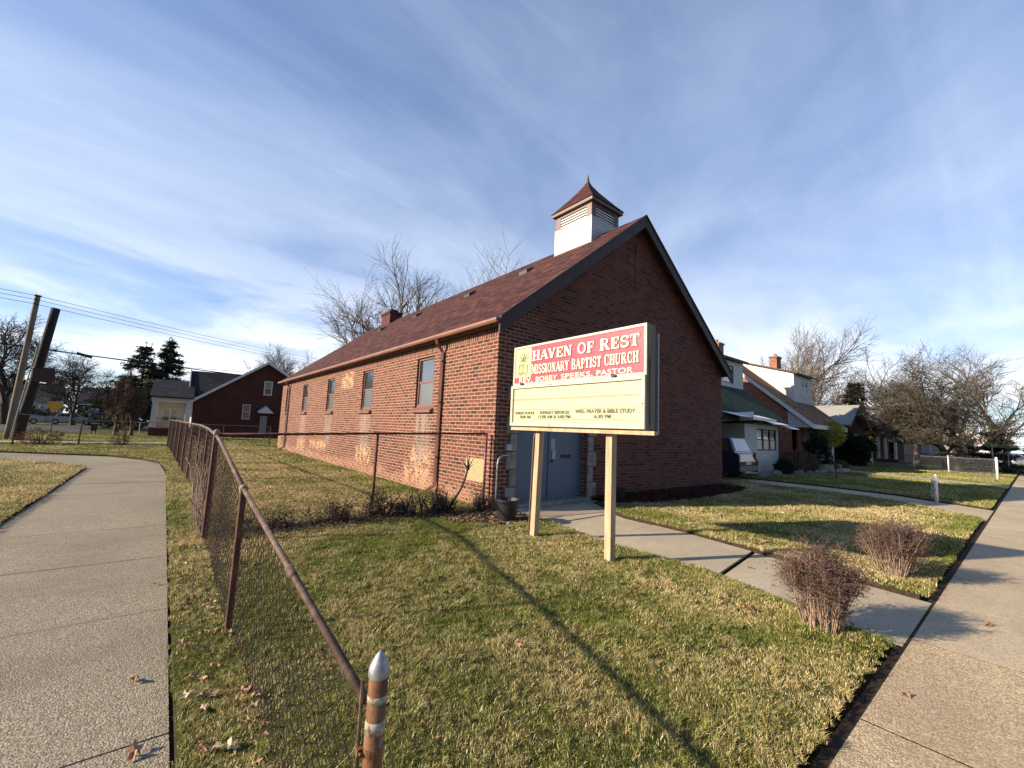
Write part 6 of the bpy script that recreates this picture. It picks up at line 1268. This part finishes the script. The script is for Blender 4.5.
# street name signs on the corner
def street_sign(label, x, y, h, blades):
    t = thing('street_sign', label, 'sign', (x, y, 0), 'street name signs on the corner'); m_ = MB(); m_.tube([(x, y, -.02), (x, y, h)], .04, 8); obj('pole', m_, M_galv, t)
    for k, (w, zz, a) in enumerate(blades):
        m_ = MB(); d = Vector((math.cos(a), math.sin(a), 0)); m_.obox((x, y, zz), d, d.cross(Vector((0, 0, 1))), (0, 0, 1), w/2, .012, .11); obj('sign_blade', m_, M_green_sign, t)
street_sign('tall street sign post with bare top by the silver fence', 47.5, 1.95, 2.1, [(.5, 2.0, R(90))])
street_sign('street sign with two green blades at the corner', 49.5, 1.25, 2.15, [(1.0, 2.0, R(92)), (.9, 1.75, R(20))])

# ------------------------------------------------------------------ far background
def far_house(label, x0, x1, y0, y1, e, rdg, wm, rm, left=False):
    t = thing('distant_house', label, 'house', ((x0+x1)/2, (y0+y1)/2, 0), 'houses far beyond the side road'); gable_x(t, x0, x1, y0, y1, -.04, e, rdg, wm, rm)
    n = max(2, int((x1-x0)/3)); 
    for k in range(n): xa = x0+(k+.5)*(x1-x0)/n-.5; windows(t, 'y', y0-.1, [(xa, xa+1.0, 1.1, 2.3)], 1, M_white, M_glass, M_glass)
    m_ = MB(); m_.box(x0+1.6-.9, x0+1.6-.0, y0-.06, y0-.002, .1, 2.1); obj('door', m_, M_trim_dark, t)
far_house('grey distant house left of the leaning poles', -40, -28, 96, 106, 3.2, 6.2, M_brick_dark, M_sh_char)
far_house('white distant house behind the big bare tree', -24, -14, 98, 108, 3.2, 6.0, M_siding_far, M_sh_char)
far_house('brown distant house behind the yellow sign', -11, -3, 97, 107, 3.1, 5.8, M_brick_dark, M_sh_char)
far_house('tan distant house behind the spruces', 0, 9, 99, 109, 3.1, 6.0, M_brick_tan, M_sh_char)
def far_wood(name, label, x0, x1, y0, y1, n, h, seed, r=.05):
    g = random.Random(seed); mb = MB()
    for k in range(n):
        x, y = g.uniform(x0, x1), g.uniform(y0, y1); H = h*g.uniform(.55, 1.1); T = Tree(seed*100+k); T.grow((0, 0, 0), (0, 0, 1), .4, 1, 0, 3, (6, 5, 4), (25, 60), .15, (.05, .08, .04), (.5, .75)); zt = max(p.z for t_ in T.t for p in t_[0])
        for pts, rs, lev in T.t: mb.tube([(x+p.x*H/zt*.9, y+p.y*H/zt*.9, p.z*H/zt) for p in pts], [max(.22*q, r) for q in rs], 3, cap=False)
    return tag(obj(name, mb, M_bark_dark), label, 'trees', kind='stuff')
far_wood('far_wood', 'dark tangle of distant bare trees across the left horizon', -70, 30, 110, 135, 46, 9, 71, .06)
far_wood('far_wood', 'distant bare trees beyond the road end on the right', 95, 150, -14, 40, 30, 9, 72, .05)
def rough_hedge(name, label, x0, x1, y0, y1, n, h, seed, cols):
    g = random.Random(seed); root = thing(name, label, 'hedge', ((x0+x1)/2, (y0+y1)/2, 0)); pp = [((g.uniform(x0, x1), g.uniform(y0, y1), g.uniform(0, h)*g.uniform(.5, 1)), (0, 0, 1)) for k in range(900)]; needles('foliage', pp, n, .3, seed, root, cols); return root
rough_hedge('dark_hedge', 'long dark hedge line under the distant trees', -50, 6, 90, 94, 9000, 2.4, 81, DK)
far_house2 = thing('distant_house', 'pale distant house at the right end of the road', 'house', (120, 12, 0), 'houses at the road end'); gable_x(far_house2, 112, 120, 4, 13, -.04, 3.2, 6.0, M_siding_far, M_sh_brown)
far_house3 = thing('distant_house', 'brick distant house behind the corner tree', 'house', (96, 12, 0), 'houses at the road end'); gable_x(far_house3, 92, 101, 6, 16, -.04, 3.2, 6.2, M_brick_tan, M_sh_char)
for o in list(bpy.data.objects):
    if o.name.startswith('t') and o.type == 'FONT': bpy.data.objects.remove(o)
